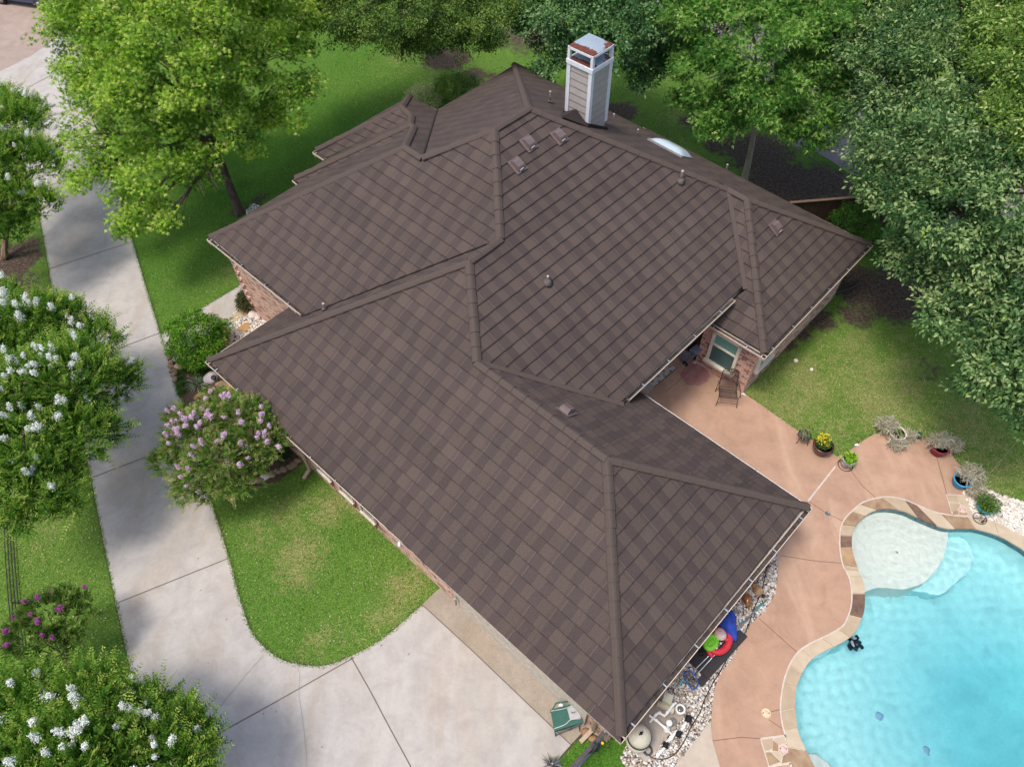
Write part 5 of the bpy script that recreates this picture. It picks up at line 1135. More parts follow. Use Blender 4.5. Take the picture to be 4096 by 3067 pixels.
mb = MB(); mb.blob(z2(452, 450, .35), (.22, .38, .26), 4, 3, .30, rz=.3); mb.blob(z2(478, 395, .3), (.16, .24, .18), 5, 3, .3); single(mb, 'blue_float', MT('blue float fabric', (.025, .075, .42), (.02, .05, .30), 7, .7), 'crumpled blue fabric float under the eave', 'pool float')
t = thing('crab_float', z2(400, 560, 0), 'red toddler pool float with pale face beside the blue one', 'pool float'); c = z2(392, 560, .32)
RED = MT('red float', (.60, .035, .05), (.48, .025, .04), 5, .45); PINK = MT('pale float face', (.66, .48, .42), rough=.5)
ex = (z2(440, 480)-z2(330, 640)).normalized(); ey = Zv.cross(ex)
mb = MB(); mb.tube([c+ex*(.36*math.cos(a))+ey*(.24*math.sin(a)) for a in np.linspace(0, 6.283, 26)[:-1]], .095, 10, closed=True); mb.build('ring', RED, t)
mb = MB(); mb.blob(z2(397, 512, .46), (.17, .17, .10), 3, 3, .06); mb.build('head', PINK, t)
mb = MB(); mb.blob(z2(448, 548, .36), (.10, .07, .06), 6, 2, .2); mb.blob(z2(322, 650, .34), (.07, .12, .06), 8, 2, .2, rz=.5); mb.blob(z2(312, 628, .3), (.06, .05, .05), 8); mb.build('claw', RED, t)
for x, y in ((399, 492), (415, 525), (400, 577), (371, 610)):
    e = z2(x, y, .52 if x in (399, 415) else .48); o = MB().blob(e, .034, 1, 2, .0).build('eye', MT('eye white', (.8, .8, .78), rough=.3), t); MB().blob(e+Vector((0, 0, .026)), .013, 1, 1, 0).build('pupil', M_BLK, o)
mb = MB(); q = [c+ex*(-.02+.22*math.cos(a))-ey*(-.14)+ey*(.16*math.sin(a))*1.0+Zv*.10 for a in np.linspace(0, 6.283, 22)[:-1]]; c3 = z2(330, 570, .42); mb.tube([c3+ex*(.20*math.cos(a))+ey*(.13*math.sin(a)) for a in np.linspace(0, 6.283, 22)[:-1]], .075, 10, closed=True); mb.blob(c3, (.17, .13, .05), 2, 2, .05, rz=.8)
single(mb, 'green_float', MT('lime float', (.22, .62, .03), (.16, .50, .03), 5, .45), 'lime green ring float resting on the red float', 'pool float')
mb = MB(); mb.tube([z2(248, 650, .1), z2(268, 648, .1)], .07, 12); single(mb, 'black_bucket', M_BLK, 'small black tub at the end of the roof panels', 'tub')
# copper ornament, rocks, cap
mb = MB(); pr = [z2(592, 225, .12), z2(590, 250, .14), z2(592, 275, .15), z2(596, 300, .12), z2(600, 320, .07), z2(603, 345, .04)]; mb.tube(smoothline(pr, 3), [.05, .09, .115, .125, .13, .13, .125, .115, .10, .08, .06, .05, .04, .03, .02, .01], 12)
cm = simple('copper glaze', (.50, .24, .09), (.20, .075, .035), 9, .25, .6, .5); t = thing('fish_ornament', z2(592, 280), 'shiny copper fish ornament lying on the pebbles', 'ornament'); mb.build('body', cm, t)
mb = MB(); mb.add([z2(575, 285, .16), z2(583, 262, .15), z2(560, 262, .1), z2(606, 290, .14), z2(622, 300, .08), z2(606, 272, .14)], [(0, 1, 2), (3, 4, 5)]); mb.build('fin', cm, t)
single(MB().blob(z2(670, 195, .1), (.15, .15, .13), 3, 3, .12), 'porous_rock', MT('porous tan rock', (.50, .33, .19), (.22, .13, .07), 14, bump=.8), 'round porous tan rock beside the black hose', 'rock')
single(MB().blob(z2(648, 165, .08), (.10, .12, .08), 5, 2, .12), 'small_tan_rock', MT('ochre rock', (.42, .26, .10), (.26, .15, .06), 10), 'small ochre rock under the eave above the porous one', 'rock')
single(MB().lathe([(.05, 0), (.055, .06), (.03, .08), (0, .08)], z2(703, 242, .05), 14), 'pipe_stopper', M_BLK, 'black round pipe cap on the pebbles by the pole tips', 'cap')
# --- folded camp chair, gate, hose
GREEN = MT('green chair fabric', (.045, .13, .10), (.035, .10, .08), 8, .85); GREY = MT('grey mesh fabric', (.42, .40, .40), (.36, .34, .34), 30, .9); FR = MT('grey steel tube', (.14, .155, .16), rough=.4, metal=.5)
t = thing('camp_chair', z3(280, 560), 'green and grey folding camp chair standing on the drive by the garage corner', 'chair')
a, b, c, d_ = z3(112, 352, .78), z3(372, 285, .86), z3(440, 485, .62), z3(152, 575, .55)
def patch(p00, p10, p11, p01, u0, u1, v0f, v1f, n=8, lift=.0, sag=.04):
    vs = []; 
    for i in range(n+1):
        u = u0+(u1-u0)*i/n
        for j in range(n+1):
            v = v0f(u)+(v1f(u)-v0f(u))*j/n; p = p00.lerp(p10, u).lerp(p01.lerp(p11, u), v); p = p-Zv*(sag*4*u*(1-u)*4*v*(1-v)-lift); vs.append(p)
    m = n+1; return vs, [(i*m+j, (i+1)*m+j, (i+1)*m+j+1, i*m+j+1) for i in range(n) for j in range(n)]
mb = MB(); mb.add(*patch(a, b, c, d_, 0, 1, lambda u: 0, lambda u: 1), smooth=True); mb.add(*[q for q in patch(a-Zv*.02, b-Zv*.02, c-Zv*.02, d_-Zv*.02, 0, 1, lambda u: 0, lambda u: 1)], smooth=True)
mb.add([a, d_, d_-Zv*.16, a-Zv*.14, c, c-Zv*.16], [(0, 1, 2, 3), (1, 4, 5, 2)]); mb.build('fabric', GREEN, t)
mb = MB(); mb.add(*patch(a, b, c, d_, .62, 1, lambda u: .14-.10*((u-.62)/.38)**2 if u < .98 else .03, lambda u: .70+.18*(u-.62), 8, .008), smooth=True); mb.build('mesh_panel', GREY, t)
mb = MB(); mb.tube(smoothline([a.lerp(d_, .08)+Zv*.015, a.lerp(b, .45).lerp(d_.lerp(c, .45), .12)+Zv*.0, a.lerp(b, .75).lerp(d_.lerp(c, .75), .10), b.lerp(c, .02)+Zv*.015], 4), .008, 5); mb.tube(smoothline([a.lerp(d_, .9)+Zv*.015, a.lerp(b, .4).lerp(d_.lerp(c, .4), .86), a.lerp(b, .65).lerp(d_.lerp(c, .65), .72), b.lerp(c, .82)+Zv*.015], 4), .008, 5); mb.build('piping', MT('white piping', (.7, .7, .68)), t)
def up3(x, y, z): return z3(x, y, z)
mb = MB(); mb.add([up3(312, 373, .84), up3(336, 380, .84), up3(343, 388, .84), up3(371, 368, .84), up3(366, 380, .84), up3(342, 396, .84)], [(0, 1, 5), (1, 2, 5), (2, 3, 4, 5)]); mb.build('dark_emblem', MT('dark emblem', (.05, .035, .03)), t)
for p, q in ((a, z3(165, 635)), (d_, z3(240, 450)), (c, z3(300, 570)), (b, z3(415, 590)), (d_, z3(160, 630)), (c, z3(165, 625)), (b, z3(215, 330))):
    MB().tube([p-Zv*.03, q+Zv*.01], .012, 7).build('leg', FR, t)
for p, q in ((z3(170, 285, .85), z3(330, 262, .9)), (z3(108, 385, .72), z3(170, 285, .85))): MB().tube([p, q], .02, 7).build('arm', GREEN, t)
mb = MB(); mb.add([z3(192, 305, .8), z3(215, 288, .82), z3(238, 305, .8), z3(232, 322, .78), z3(190, 320, .78)], [(0, 1, 2, 3, 4)]); mb.build('white_care_tag', MT('paper white', (.8, .8, .8)), t)
def gate():
    p0, p1 = z3(672, 585, 1.25), z3(330, 960, 1.25); p1 = p0+(p1-p0)*1.6
    t = thing('chain_link_gate', Vector((p0.x, p0.y, 0)), 'black chain-link gate running off the garage corner', 'gate')
    for q in (p0, p1): MB().tube([Vector((q.x, q.y, -.1)), Vector((q.x, q.y, 1.3))], .035, 10).lathe([(.045, 1.28), (.03, 1.34), (0, 1.35)], (q.x, q.y, 0), 10).build('post', MT('galvanised steel', (.36, .40, .42), rough=.4, metal=.6), t)
    MB().beam(p0, p1, .10, .05).build('top_rail', MT('rail cap brown', (.09, .07, .075)), t)
    X = (p1-p0).normalized(); L = (p1-p0).length; mb = MB(); hgt = 1.15
    n = int(L/.07)
    for i in range(n):
        s = i*.07
        for sg in (1, -1):
            e = s+sg*hgt
            e2 = min(max(e, 0), L); f = abs(e2-s)/hgt; mb.tube([p0+X*s-Zv*.04, p0+X*e2-Zv*(.04+hgt*f)], .0035, 3, cap=False)
    mb.tube([p0-Zv*1.18, p1-Zv*1.18], .016, 6); mb.build('chain_link', MT('chain link wire', (.28, .31, .38), rough=.4, metal=.5), t)
    mb = MB(); c = z3(600, 790, .95); rnd = random.Random(3); Yd = Vector((X.y, -X.x, 0))
    for k in range(9):
        o = Vector((rnd.uniform(-.03, .03), rnd.uniform(-.03, .03), rnd.uniform(-.02, .02))); r = .20+.012*k
        mb.tube([c+o+X*(r*.55*math.cos(a))*1-Zv*(r*1.25*math.sin(a))+Yd*(.06+.012*k) for a in np.linspace(0, 6.283, 24)[:-1]], .014, 6, closed=True)
    o = single(mb, 'garden_hose', MT('dark grey hose', (.06, .06, .065), rough=.5), 'coiled dark grey garden hose hanging on the chain-link gate', 'hose')
    c = z3(648, 705, 1.2); t = thing('spray_nozzle', c-Zv*.05, 'black hose nozzle with yellow ring hanging over the gate', 'nozzle')
    MB().tube([c-X*.0+Zv*.02, c+X*.12-Zv*.10, c+X*.2-Zv*.2], [.03, .022, .02], 8).build('grip', M_BLK, t); MB().lathe([(.018, .02), (.036, .02), (.036, .045), (.018, .045)], c, 16).build('yellow_ring', MT('yellow plastic', (.75, .48, .03), rough=.4), t)
gate()
for x, y, r, s, lb in ((475, 587, (.13, .11, .08), 3, 'square-edged brown rock beside the garage downspout'), (545, 655, (.12, .09, .07), 4, 'tan rock under the mouth of the garage downspout')):
    single(MB().blob(z3(x, y, .05), r, s, 2, .12), 'brown_rock', MT('brown rock', (.38, .23, .12), (.22, .13, .07), 9, bump=.5), lb, 'rock')
# --- patio
def chaise():
    t = thing('patio_chair', zw(1030, 1440), 'black wrought-iron mesh armchair on the patio by the bedroom window', 'chair')
    FL, FRt = zw(890, 1562), zw(1125, 1585); X = (FRt-FL).normalized(); Wd = (FRt-FL).length; Yb = Vector((-X.y, X.x, 0)); c = (FL+FRt)/2
    def p(x, y, z): return c+X*x+Yb*y+Zv*z
    w = .30; bz = .40
    mesh = N('iron mesh'); g = mesh.n('NewGeometry').outputs['Position']; mesh.base((.05, .038, .034)); mesh.rough(.6)
    tr_ = mesh.n('BsdfTransparent'); mx = mesh.n('MixShader'); mx.inputs[0].default_value = .55; mesh.l(tr_.outputs[0], mx.inputs[1]); mesh.l(mesh.b.outputs[0], mx.inputs[2]); mesh.l(mx.outputs[0], mesh.out.inputs[0])
    n = 8; vs = [p(s*w, y, z) for y, z in ((.08, .43), (.25, .39), (.42, .385), (.58, .39)) for s in (-1, 1)]; MB().add(vs, [(0, 1, 3, 2), (2, 3, 5, 4), (4, 5, 7, 6)]).build('seat', mesh.m, t)
    bk = [(.60, .40), (.68, .60), (.74, .80), (.80, .98)]; vs = [p(s*w*.93, y, z) for y, z in bk for s in (-1, 1)]; MB().add(vs, [(0, 1, 3, 2), (2, 3, 5, 4), (4, 5, 7, 6)]).build('backrest', mesh.m, t)
    mb = MB()
    for s in (-1, 1): mb.tube(smoothline([p(s*w, .06, .42), p(s*w, .3, .38), p(s*w, .58, .39), p(s*w*.95, .70, .64), p(s*w*.92, .80, .98)], 5), .013, 6)
    mb.tube([p(-w, .06, .42), p(w, .06, .42)], .013, 6); mb.tube([p(-w, .58, .39), p(w, .58, .39)], .010, 6); mb.tube([p(-w, .32, .38), p(w, .32, .38)], .008, 6)
    mb.tube(smoothline([p(-w*.92, .80, .98), p(-w*.6, .82, 1.06), p(0, .83, 1.09), p(w*.6, .82, 1.06), p(w*.92, .80, .98)], 4), .013, 6); mb.tube([p(-w*.92, .80, .97), p(w*.92, .80, .97)], .009, 6)
    mb.build('frame', M_IRON, t); mb = MB()
    for k in (-.5, -.2, .2, .5):
        cc = p(w*k, .815, 1.02); mb.tube([cc+X*(.045*math.cos(a))+Zv*(.035*math.sin(a)) for a in np.linspace(0, 5.2, 9)], .006, 5)
    mb.blob(p(0, .82, 1.03), .028, 2); mb.build('scrollwork', M_IRON, t)
    for s in (-1, 1):
        a = MB(); a.tube(smoothline([p(s*(w+.05), .02, .62), p(s*(w+.06), .2, .65), p(s*(w+.05), .45, .64), p(s*w, .68, .66)], 4), .014, 6); a.blob(p(s*(w+.05), 0, .62), .028, 3); a.build('arm', M_IRON, t)
        for y0 in (.0, .62): l = MB(); l.tube(smoothline([p(s*(w+.05), y0+.02, .62), p(s*(w+.03), y0+.04, .35), p(s*(w+.06), y0-.02, .02)], 4), .012, 6); l.blob(p(s*(w+.06), y0-.02, .02), .026, 3); l.build('leg', M_IRON, t)
    mb = MB(); mb.tube([p(-w-.05, .0, .18), p(w+.05, .0, .18)], .010, 6); mb.tube([p(-w-.05, .6, .18), p(w+.05, .6, .18)], .010, 6); mb.build('stretcher', M_IRON, t)
chaise()
def grill():
    t = thing('gas_grill', zw(505, 1010), 'grey wheeled barbecue grill tucked under the porch eave', 'grill'); c = zw(512, 985); X = (zw(575, 935)-zw(430, 1050)).normalized(); Y = Zv.cross(X); ax = (X, Y, Zv)
    G1 = MT('grill grey steel', (.30, .34, .40), (.20, .23, .28), 8, .4, metal=.3)
    def p(x, y, z): return c+X*x+Y*y+Zv*z
    MB().box(p(0, .28, .45), (.40, .50, .60), ax=ax).build('cabinet', G1, t)
    mb = MB(); mb.box(p(0, .28, .82), (.42, .58, .16), ax=ax); mb.build('firebox', M_BLK, t)
    mb = MB(); mb.tube([p(-.21, .28, .92), p(.21, .28, .92)], .19, 18); mb.build('lid', G1, t)
    mb = MB(); mb.box(p(0, -.16, .84), (.40, .30, .04), ax=ax); mb.build('side_shelf', G1, t)
    for s in (-1, 1):
        l = MB(); l.beam(p(s*.18, -.26, .84), p(s*.20, -.02, .08), .05, .05); l.build('leg', G1, t)
        wq = MB(); wq.tube([p(s*.20, -.02, .10), p(s*.26, -.02, .10)], .10, 20); o = wq.build('wheel', M_BLK, t); MB().tube([p(s*.255, -.02, .10), p(s*.268, -.02, .10)], .04, 12).build('hub', G1, o)
    for k in (-.1, .1): MB().tube([p(k, .0, .78), p(k, -.04, .78)], .03, 10).build('knob', M_BLK, t)
grill()
def mat():
    a, b, c, d_ = zw(255, 1005, .04), zw(356, 1070, .04), zw(60, 1320, .04), zw(-40, 1255, .04)
    t = thing('door_mat', (a+c)/2-Zv*.01, 'pale door mat with black scroll pattern by the porch', 'door mat')
    mb = MB(); mb.prism([a, b, c, d_], .031, .042); mb.build('rubber_base', MT('mat beige', (.58, .55, .48), (.50, .47, .41), 30), t)
    P4 = lambda u, v: a.lerp(d_, u).lerp(b.lerp(c, u), v)+Zv*.004
    mb = MB(); mb.tube([P4(.01, .02), P4(.01, .98), P4(.99, .98), P4(.99, .02)], .012, 4, closed=True)
    rnd = random.Random(2)
    for k in range(7):
        u0, v0 = .08+.13*k, .25+.5*(k % 2); r = .20; mb.tube([P4(u0+r*.30*(1-j/16)*math.cos(j*.62), v0+r*1.0*(1-j/16)*math.sin(j*.62)) for j in range(15)], .009, 4)
    for k in range(60):
        u, v = rnd.uniform(.03, .97), rnd.uniform(.08, .92); an = rnd.uniform(0, 3.1); mb.tube([P4(u, v), P4(u+.015*math.cos(an), v+.07*math.sin(an))], .008, 4)
    mb.build('scroll_pattern', M_BLK, t)
mat()
mb = MB(); mb.prism([zw(-45, 1262), zw(55, 1325), zw(-40, 1420), zw(-140, 1350)], .031, .040); single(mb, 'grey_mat', MT('plain grey mat', (.42, .41, .38), (.34, .33, .31), 10), 'plain grey mat next to the scroll-patterned door mat', 'mat')
# painted patch on the patio
rnd = random.Random(8); cen = zw(590, 1150); ed = [zw(x, y) for x, y in ((545, 975), (640, 1000), (760, 1080), (800, 1170), (745, 1260), (660, 1300), (560, 1300), (480, 1290), (430, 1210), (390, 1150), (450, 1070), (490, 1000))]
e2 = []
for i in range(len(ed)):
    for k in range(6): q = ed[i].lerp(ed[(i+1) % len(ed)], k/6); e2.append(q+(q-cen)*rnd.uniform(-.06, .05))
sheet('patio_stain', e2, .034, MT('purple stain', (.27, .125, .115), (.34, .18, .165), 5, .8))
single(MB().box(zw(592, 993, .036)+Zv*.01, (.10, .09, .012), rz=.2), 'white_paper', MT('white tile', (.75, .74, .72)), 'white square tile beside the purple patio stain', 'tile')
def pot(name, label, c, prof, mat, rim=None, soil=.0, cat='plant pot', n=28):
    t = thing(name, c, label, cat); MB().lathe(prof, c, n).build('pot', mat, t); R = max(p[0] for p in prof); hz = max(p[1] for p in prof)
    MB().lathe([(0, hz-.05), (R*.86, hz-.05)], c, 18).build('soil', MT('potting soil', (.07, .05, .035), (.03, .022, .016), 30, bump=.6), t); return t, hz, R
def tuft_leaves(parent, c, R, h, n, shape, size, pal, seed, name='leaves', upd=.6, mat=None, spread=1.):
    rg = np.random.default_rng(seed); d = nrmz(rg.normal(size=(n, 3))); d[:, 2] = np.abs(d[:, 2]); r = rg.random((n, 1))**.5
    pos = np.array(c)+d*r*np.array([R, R, h]); ax = d*np.array([1, 1, .3])*spread+rg.normal(size=(n, 3))*.35; nr = d*.5+np.array([0, 0, upd])+rg.normal(size=(n, 3))*.3
    V, F, k = place_leaves(shape, pos, ax, nr, size*rg.uniform(.7, 1.25, n)); pal = np.array(pal); col = pal[rg.integers(0, len(pal), n)]*rg.uniform(.8, 1.2, (n, 1))
    return leafmesh(name, V, F, np.repeat(col, k, 0), mat or M_LEAF, parent=parent)
def dry(parent, c, R, h, n, seed, pal=[(.42, .36, .25), (.30, .26, .17), (.52, .46, .34), (.22, .22, .13)], name='dry_stems', droop=.35, off=(0, 0)):
    rg = np.random.default_rng(seed); d = nrmz(rg.normal(size=(n, 3))); d[:, 2] = np.abs(d[:, 2])*.8; seg = 5; Vs = []; b = np.array(c)[None]+rg.normal(size=(n, 3))*[.06, .06, .02]+np.array([*off, 0])*rg.random((n, 1)); L = rg.uniform(.5, 1.1, n)
    side = nrmz(np.cross(d, rg.normal(size=(n, 3)))); wob = rg.normal(size=(n, 3))*.09
    for k in range(seg+1):
        s = k/seg; p = b+d*np.array([R, R, h])*(L*s)[:, None]+wob*math.sin(s*5)+np.array([*off, 0])*s; p[:, 2] -= droop*(s**2)*L*.7; p[:, 2] = np.maximum(p[:, 2], .04); w_ = .013*(1-.5*s); Vs += [p+side*w_, p-side*w_]
    V = np.stack(Vs, 1).reshape(-1, 3); m = 2*(seg+1); F = np.concatenate([[[2*k, 2*k+1, 2*k+3, 2*k+2]] for k in range(seg)], 0); F = (F[None]+(np.arange(n)*m)[:, None, None]).reshape(-1, 4); pal = np.array(pal); col = pal[rg.integers(0, len(pal), n)]*rg.uniform(.8, 1.15, (n, 1))
    return leafmesh(name, V, F, np.repeat(col, m, 0), M_DRY, parent=parent)
def fluff(parent, c, R, seed):
    rg = np.random.default_rng(seed); n = 900; d = nrmz(rg.normal(size=(n, 3))); b = np.array(c)+d*np.array(R)*(rg.random((n, 1))**.4)*.95; b[:, 2] = np.maximum(b[:, 2], .05)
    seg = 4; u = nrmz(rg.normal(size=(n, 3))); v = nrmz(np.cross(u, rg.normal(size=(n, 3)))); Vs = []; L = rg.uniform(.10, .26, n)[:, None]; cv = rg.uniform(-2.2, 2.2, n)[:, None]; side = nrmz(np.cross(u, v))
    for k in range(seg+1):
        s_ = k/seg; p_ = b+L*(u*np.sin(cv*s_+1e-3)/(cv+1e-3)+v*(1-np.cos(cv*s_))/(cv+1e-3)); p_[:, 2] = np.maximum(p_[:, 2], .04); w__ = .0085*(1-.4*s_); Vs += [p_+side*w__, p_-side*w__]
    V = np.stack(Vs, 1).reshape(-1, 3); m = 2*(seg+1); F = np.concatenate([[[2*k, 2*k+1, 2*k+3, 2*k+2]] for k in range(seg)], 0); F = (F[None]+(np.arange(n)*m)[:, None, None]).reshape(-1, 4)
    pal = np.array([(.50, .44, .34), (.40, .35, .26), (.60, .54, .44), (.34, .33, .22), (.52, .50, .42)]); col = pal[rg.integers(0, 5, n)]*rg.uniform(.85, 1.15, (n, 1))
    return leafmesh('dry_stems', V, F, np.repeat(col, m, 0), M_DRY, parent=parent)
# plant stand with blue pot
c = z4(212, 452); t = thing('plant_stand', c, 'low round wrought-iron plant stand at the lawn edge of the patio', 'plant stand')
mb = MB(); mb.tube([c+Vector((.21*math.cos(a), .21*math.sin(a), .34)) for a in np.linspace(0, 6.283, 26)[:-1]], .012, 6, closed=True); mb.build('rim', M_IRON, t)
mb = MB()
for k in range(10): y = -.19+.042*k; x = math.sqrt(max(.001, .2**2-y*y)); mb.tube([c+Vector((-x, y, .34)), c+Vector((x, y, .34))], .005, 4); mb.tube([c+Vector((y, -x, .342)), c+Vector((y, x, .342))], .005, 4)
mb.build('lattice_top', M_IRON, t)
for k in range(4): a = .5+k*1.571; d = Vector((math.cos(a), math.sin(a), 0)); MB().tube(smoothline([c+d*.19+Zv*.34, c+d*.22+Zv*.18, c+d*.27+Zv*.015], 4), .010, 6).build('leg', M_IRON, t)
c = z4(232, 398, .35); t, hz, R = pot('blue_pot', 'small slate-blue pot of wispy grass on the iron stand', c, [(.09, 0), (.10, .01), (.135, .16), (.145, .165), (.145, .19), (.12, .19), (.11, .10)], MT('slate glaze', (.08, .16, .20), rough=.3)); dry(t, c+Zv*.15, .10, .34, 60, 5, [(.22, .22, .10), (.3, .28, .14)], 'grass', .05)
c = z4(442, 590); t, hz, R = pot('brown_glazed_pot', 'large black-rimmed brown glazed pot of yellow flowers', c, [(.19, 0), (.22, .03), (.29, .28), (.30, .34), (.34, .35), (.345, .41), (.33, .44), (.29, .44), (.28, .30)], simple('black brown glaze', (.13, .035, .02), (.02, .015, .014), 2.5, .15, .6)); cc = c+Zv*.40
tuft_leaves(t, cc+Vector((0, .05, 0)), .25, .30, 900, 'slim', .07, [(.04, .10, .02), (.08, .16, .03), (.14, .20, .06)], 6); tuft_leaves(t, cc+Vector((.0, .10, .12)), .23, .26, 230, 'kite', .06, [(.80, .66, .02), (.82, .72, .08), (.75, .55, .02)], 7, 'blossom', mat=M_PETAL)
c = z4(762, 768); t, hz, R = pot('white_blue_pot', 'white and brown glazed pot of lime green leaves', c+Zv*.03, [(.13, 0), (.16, .04), (.205, .28), (.21, .36), (.225, .37), (.225, .42), (.19, .42), (.18, .3)], simple('drip glaze', (.66, .72, .76), (.12, .06, .07), 6, .2, .6)); MB().lathe([(.0, -.03), (.22, -.03), (.25, .01), (.235, .01), (.2, -.01)], c+Zv*.03, 26).build('saucer', MT('dark saucer', (.03, .025, .025), rough=.3), t)
tuft_leaves(t, c+Zv*.40, .17, .24, 190, 'kite', .15, [(.18, .36, .02), (.26, .45, .03), (.36, .50, .06), (.10, .24, .02)], 8)
# white urn with dried plant
c = z5(232, 222); t, hz, R = pot('white_urn', 'cream pot buried in dried grey stems at the curved lawn edge', c, [(.16, 0), (.18, .04), (.24, .22), (.27, .30), (.29, .31), (.29, .35), (.25, .35), (.23, .2)], MT('cream pot', (.68, .62, .50), (.55, .49, .38), 6, .5)); fluff(t, c+Vector((-.30, .26, .42)), (.38, .34, .26), 11); fluff(t, c+Vector((-.08, -.32, .22)), (.34, .30, .18), 12); fluff(t, c+Vector((.38, -.05, .2)), (.26, .22, .14), 19); tuft_leaves(t, c+Zv*.36, .08, .1, 20, 'kite', .09, [(.2, .4, .03)], 13)
tuftgrass('fern', *[(3460+335*.504)/KP, (1640+195*.504)/KP], .2, 60, .25, [(.08, .16, .04), (.16, .22, .08)], 74, 'small green fern between the cream pot and the dark pot')
c = z5(405, 222); t, hz, R = pot('dark_pot', 'small dark blue pot with variegated ivy', c, [(.09, 0), (.10, .02), (.13, .2), (.145, .2), (.145, .24), (.12, .24)], MT('dark blue glaze', (.03, .05, .08), rough=.25)); tuft_leaves(t, c+Zv*.24+Vector((.06, 0, 0)), .15, .16, 90, 'kite', .07, [(.18, .32, .06), (.45, .48, .22)], 14)
c = z5(560, 338); t, hz, R = pot('red_pot', 'crimson ribbed pot with grey dried plant', c, [(.17, 0), (.19, .03), (.26, .30), (.28, .32), (.30, .34), (.30, .40), (.26, .40), (.25, .3)], MT('crimson pot', (.24, .02, .035), (.17, .015, .025), 10, .5)); fluff(t, c+Vector((.04, .18, .46)), (.44, .30, .20), 15); fluff(t, c+Vector((.50, .12, .26)), (.36, .26, .18), 25)
c = z5(736, 595); t, hz, R = pot('sky_blue_pot', 'sky blue pot leaning with dried plant spilling right', c, [(.17, 0), (.18, .02), (.24, .30), (.27, .31), (.275, .36), (.24, .36), (.23, .25)], MT('sky blue pot', (.05, .32, .55), (.04, .25, .45), 8, .4)); fluff(t, c+Vector((.32, .14, .42)), (.44, .40, .22), 16); fluff(t, c+Vector((.38, -.34, .2)), (.30, .26, .15), 17)
c = z5(930, 790); t, hz, R = pot('teal_pot', 'teal pot with low green juniper beside the pale pebbles', c, [(.16, 0), (.18, .03), (.24, .20), (.26, .21), (.26, .26), (.22, .26), (.21, .18)], MT('teal pot', (.02, .28, .33), (.015, .22, .26), 8, .3)); tuft_leaves(t, c+Zv*.26+Vector((.08, .05, 0)), .36, .26, 900, 'slim', .085, [(.05, .12, .02), (.10, .19, .03), (.17, .26, .05)], 18)
# scrolled iron piece
c = z5(900, 868); t = thing('iron_scroll', c, 'round black wrought-iron scroll lying across the coping and pebbles', 'ironwork'); mb = MB()
q0 = [c+Vector((.20*math.cos(a), .20*math.sin(a), .10)) for a in np.linspace(0, 6.283, 26)[:-1]]; mb.tube(q0, .010, 6, closed=True); mb.tube(smoothline([c+Vector((.19, 0, .10)), z5(925, 890, .1), z5(950, 880, .12), z5(972, 868, .12)], 4), .012, 6)
for a0 in (.5, 2.6, 4.7): mb.tube([c+Vector((.09*math.cos(a0)+.085*(1-j/20)*math.cos(a0+j*.5), .09*math.sin(a0)+.085*(1-j/20)*math.sin(a0+j*.5), .10)) for j in range(18)], .006, 5)
mb.tube([c+Vector((-.19, 0, .1)), c+Vector((.19, 0, .1))], .006, 5); mb.build('scroll', M_IRON, t)
# flagstone squares with skimmer lids
def square(lb, corners, stones, lid, lidmat):
    t = thing('flagstone_panel', corners[0], lb, 'paving'); MB().prism(corners, .0, .040).build('mortar_bed', MT('cream mortar', (.62, .52, .40), scale=20), t); cen = sum(corners, Vector())/len(corners)
    for pl_, mi in stones:
        cc = sum(pl_, Vector())/len(pl_); q = [p.lerp(cc, .05) for p in pl_]; MB().prism(q, .0, .052).build('flagstone', M_COPE[mi], t)
    ribbon(mb := MB(), corners+[corners[0]], .035, .046); mb.build('mortar_edge', M_MORTAR, t)
    skim(lid, lidmat, 'round pinkish access lid in the '+lb.replace(' with lid', ''))
def skim(c, mat, lb, r=.125):
    t = thing('deck_hatch', c, lb, 'access lid'); MB().lathe([(r, .03), (r, .060), (r*.94, .064), (r*.92, .060), (r*.5, .061), (r*.48, .064), (0, .064)], (c.x, c.y, 0), 30).build('lid', mat, t)
    for s in (-1, 1): MB().box(c+Vector((s*r*.62, -.005*s, .066)), (.022, .03, .004)).build('finger_hole', M_BLK, t)
PK = MT('pink lid', (.60, .42, .36), (.55, .38, .33), 20, .5)
square('flagstone square with lid beside the teal pot', [z5(641, 674), z5(818, 683), z5(852, 842), z5(688, 836)], [([z5(645, 678), z5(726, 682), z5(740, 736), z5(662, 732)], 0), ([z5(730, 684), z5(816, 687), z5(835, 780), z5(760, 755), z5(742, 736)], 1), ([z5(664, 738), z5(742, 742), z5(750, 762), z5(720, 800), z5(682, 812)], 0), ([z5(690, 832), z5(692, 810), z5(728, 798), z5(738, 815), z5(735, 834)], 4), ([z5(740, 836), z5(742, 818), z5(805, 820), z5(806, 839)], 4), ([z5(808, 839), z5(806, 818), z5(838, 786), z5(848, 838)], 1), ([z5(762, 758), z5(834, 784), z5(806, 816), z5(744, 816), z5(724, 800)], 1)], z5(768, 796), PK)
q_ = lambda x, y: PZ(3000, 2267, .4955, x, y)
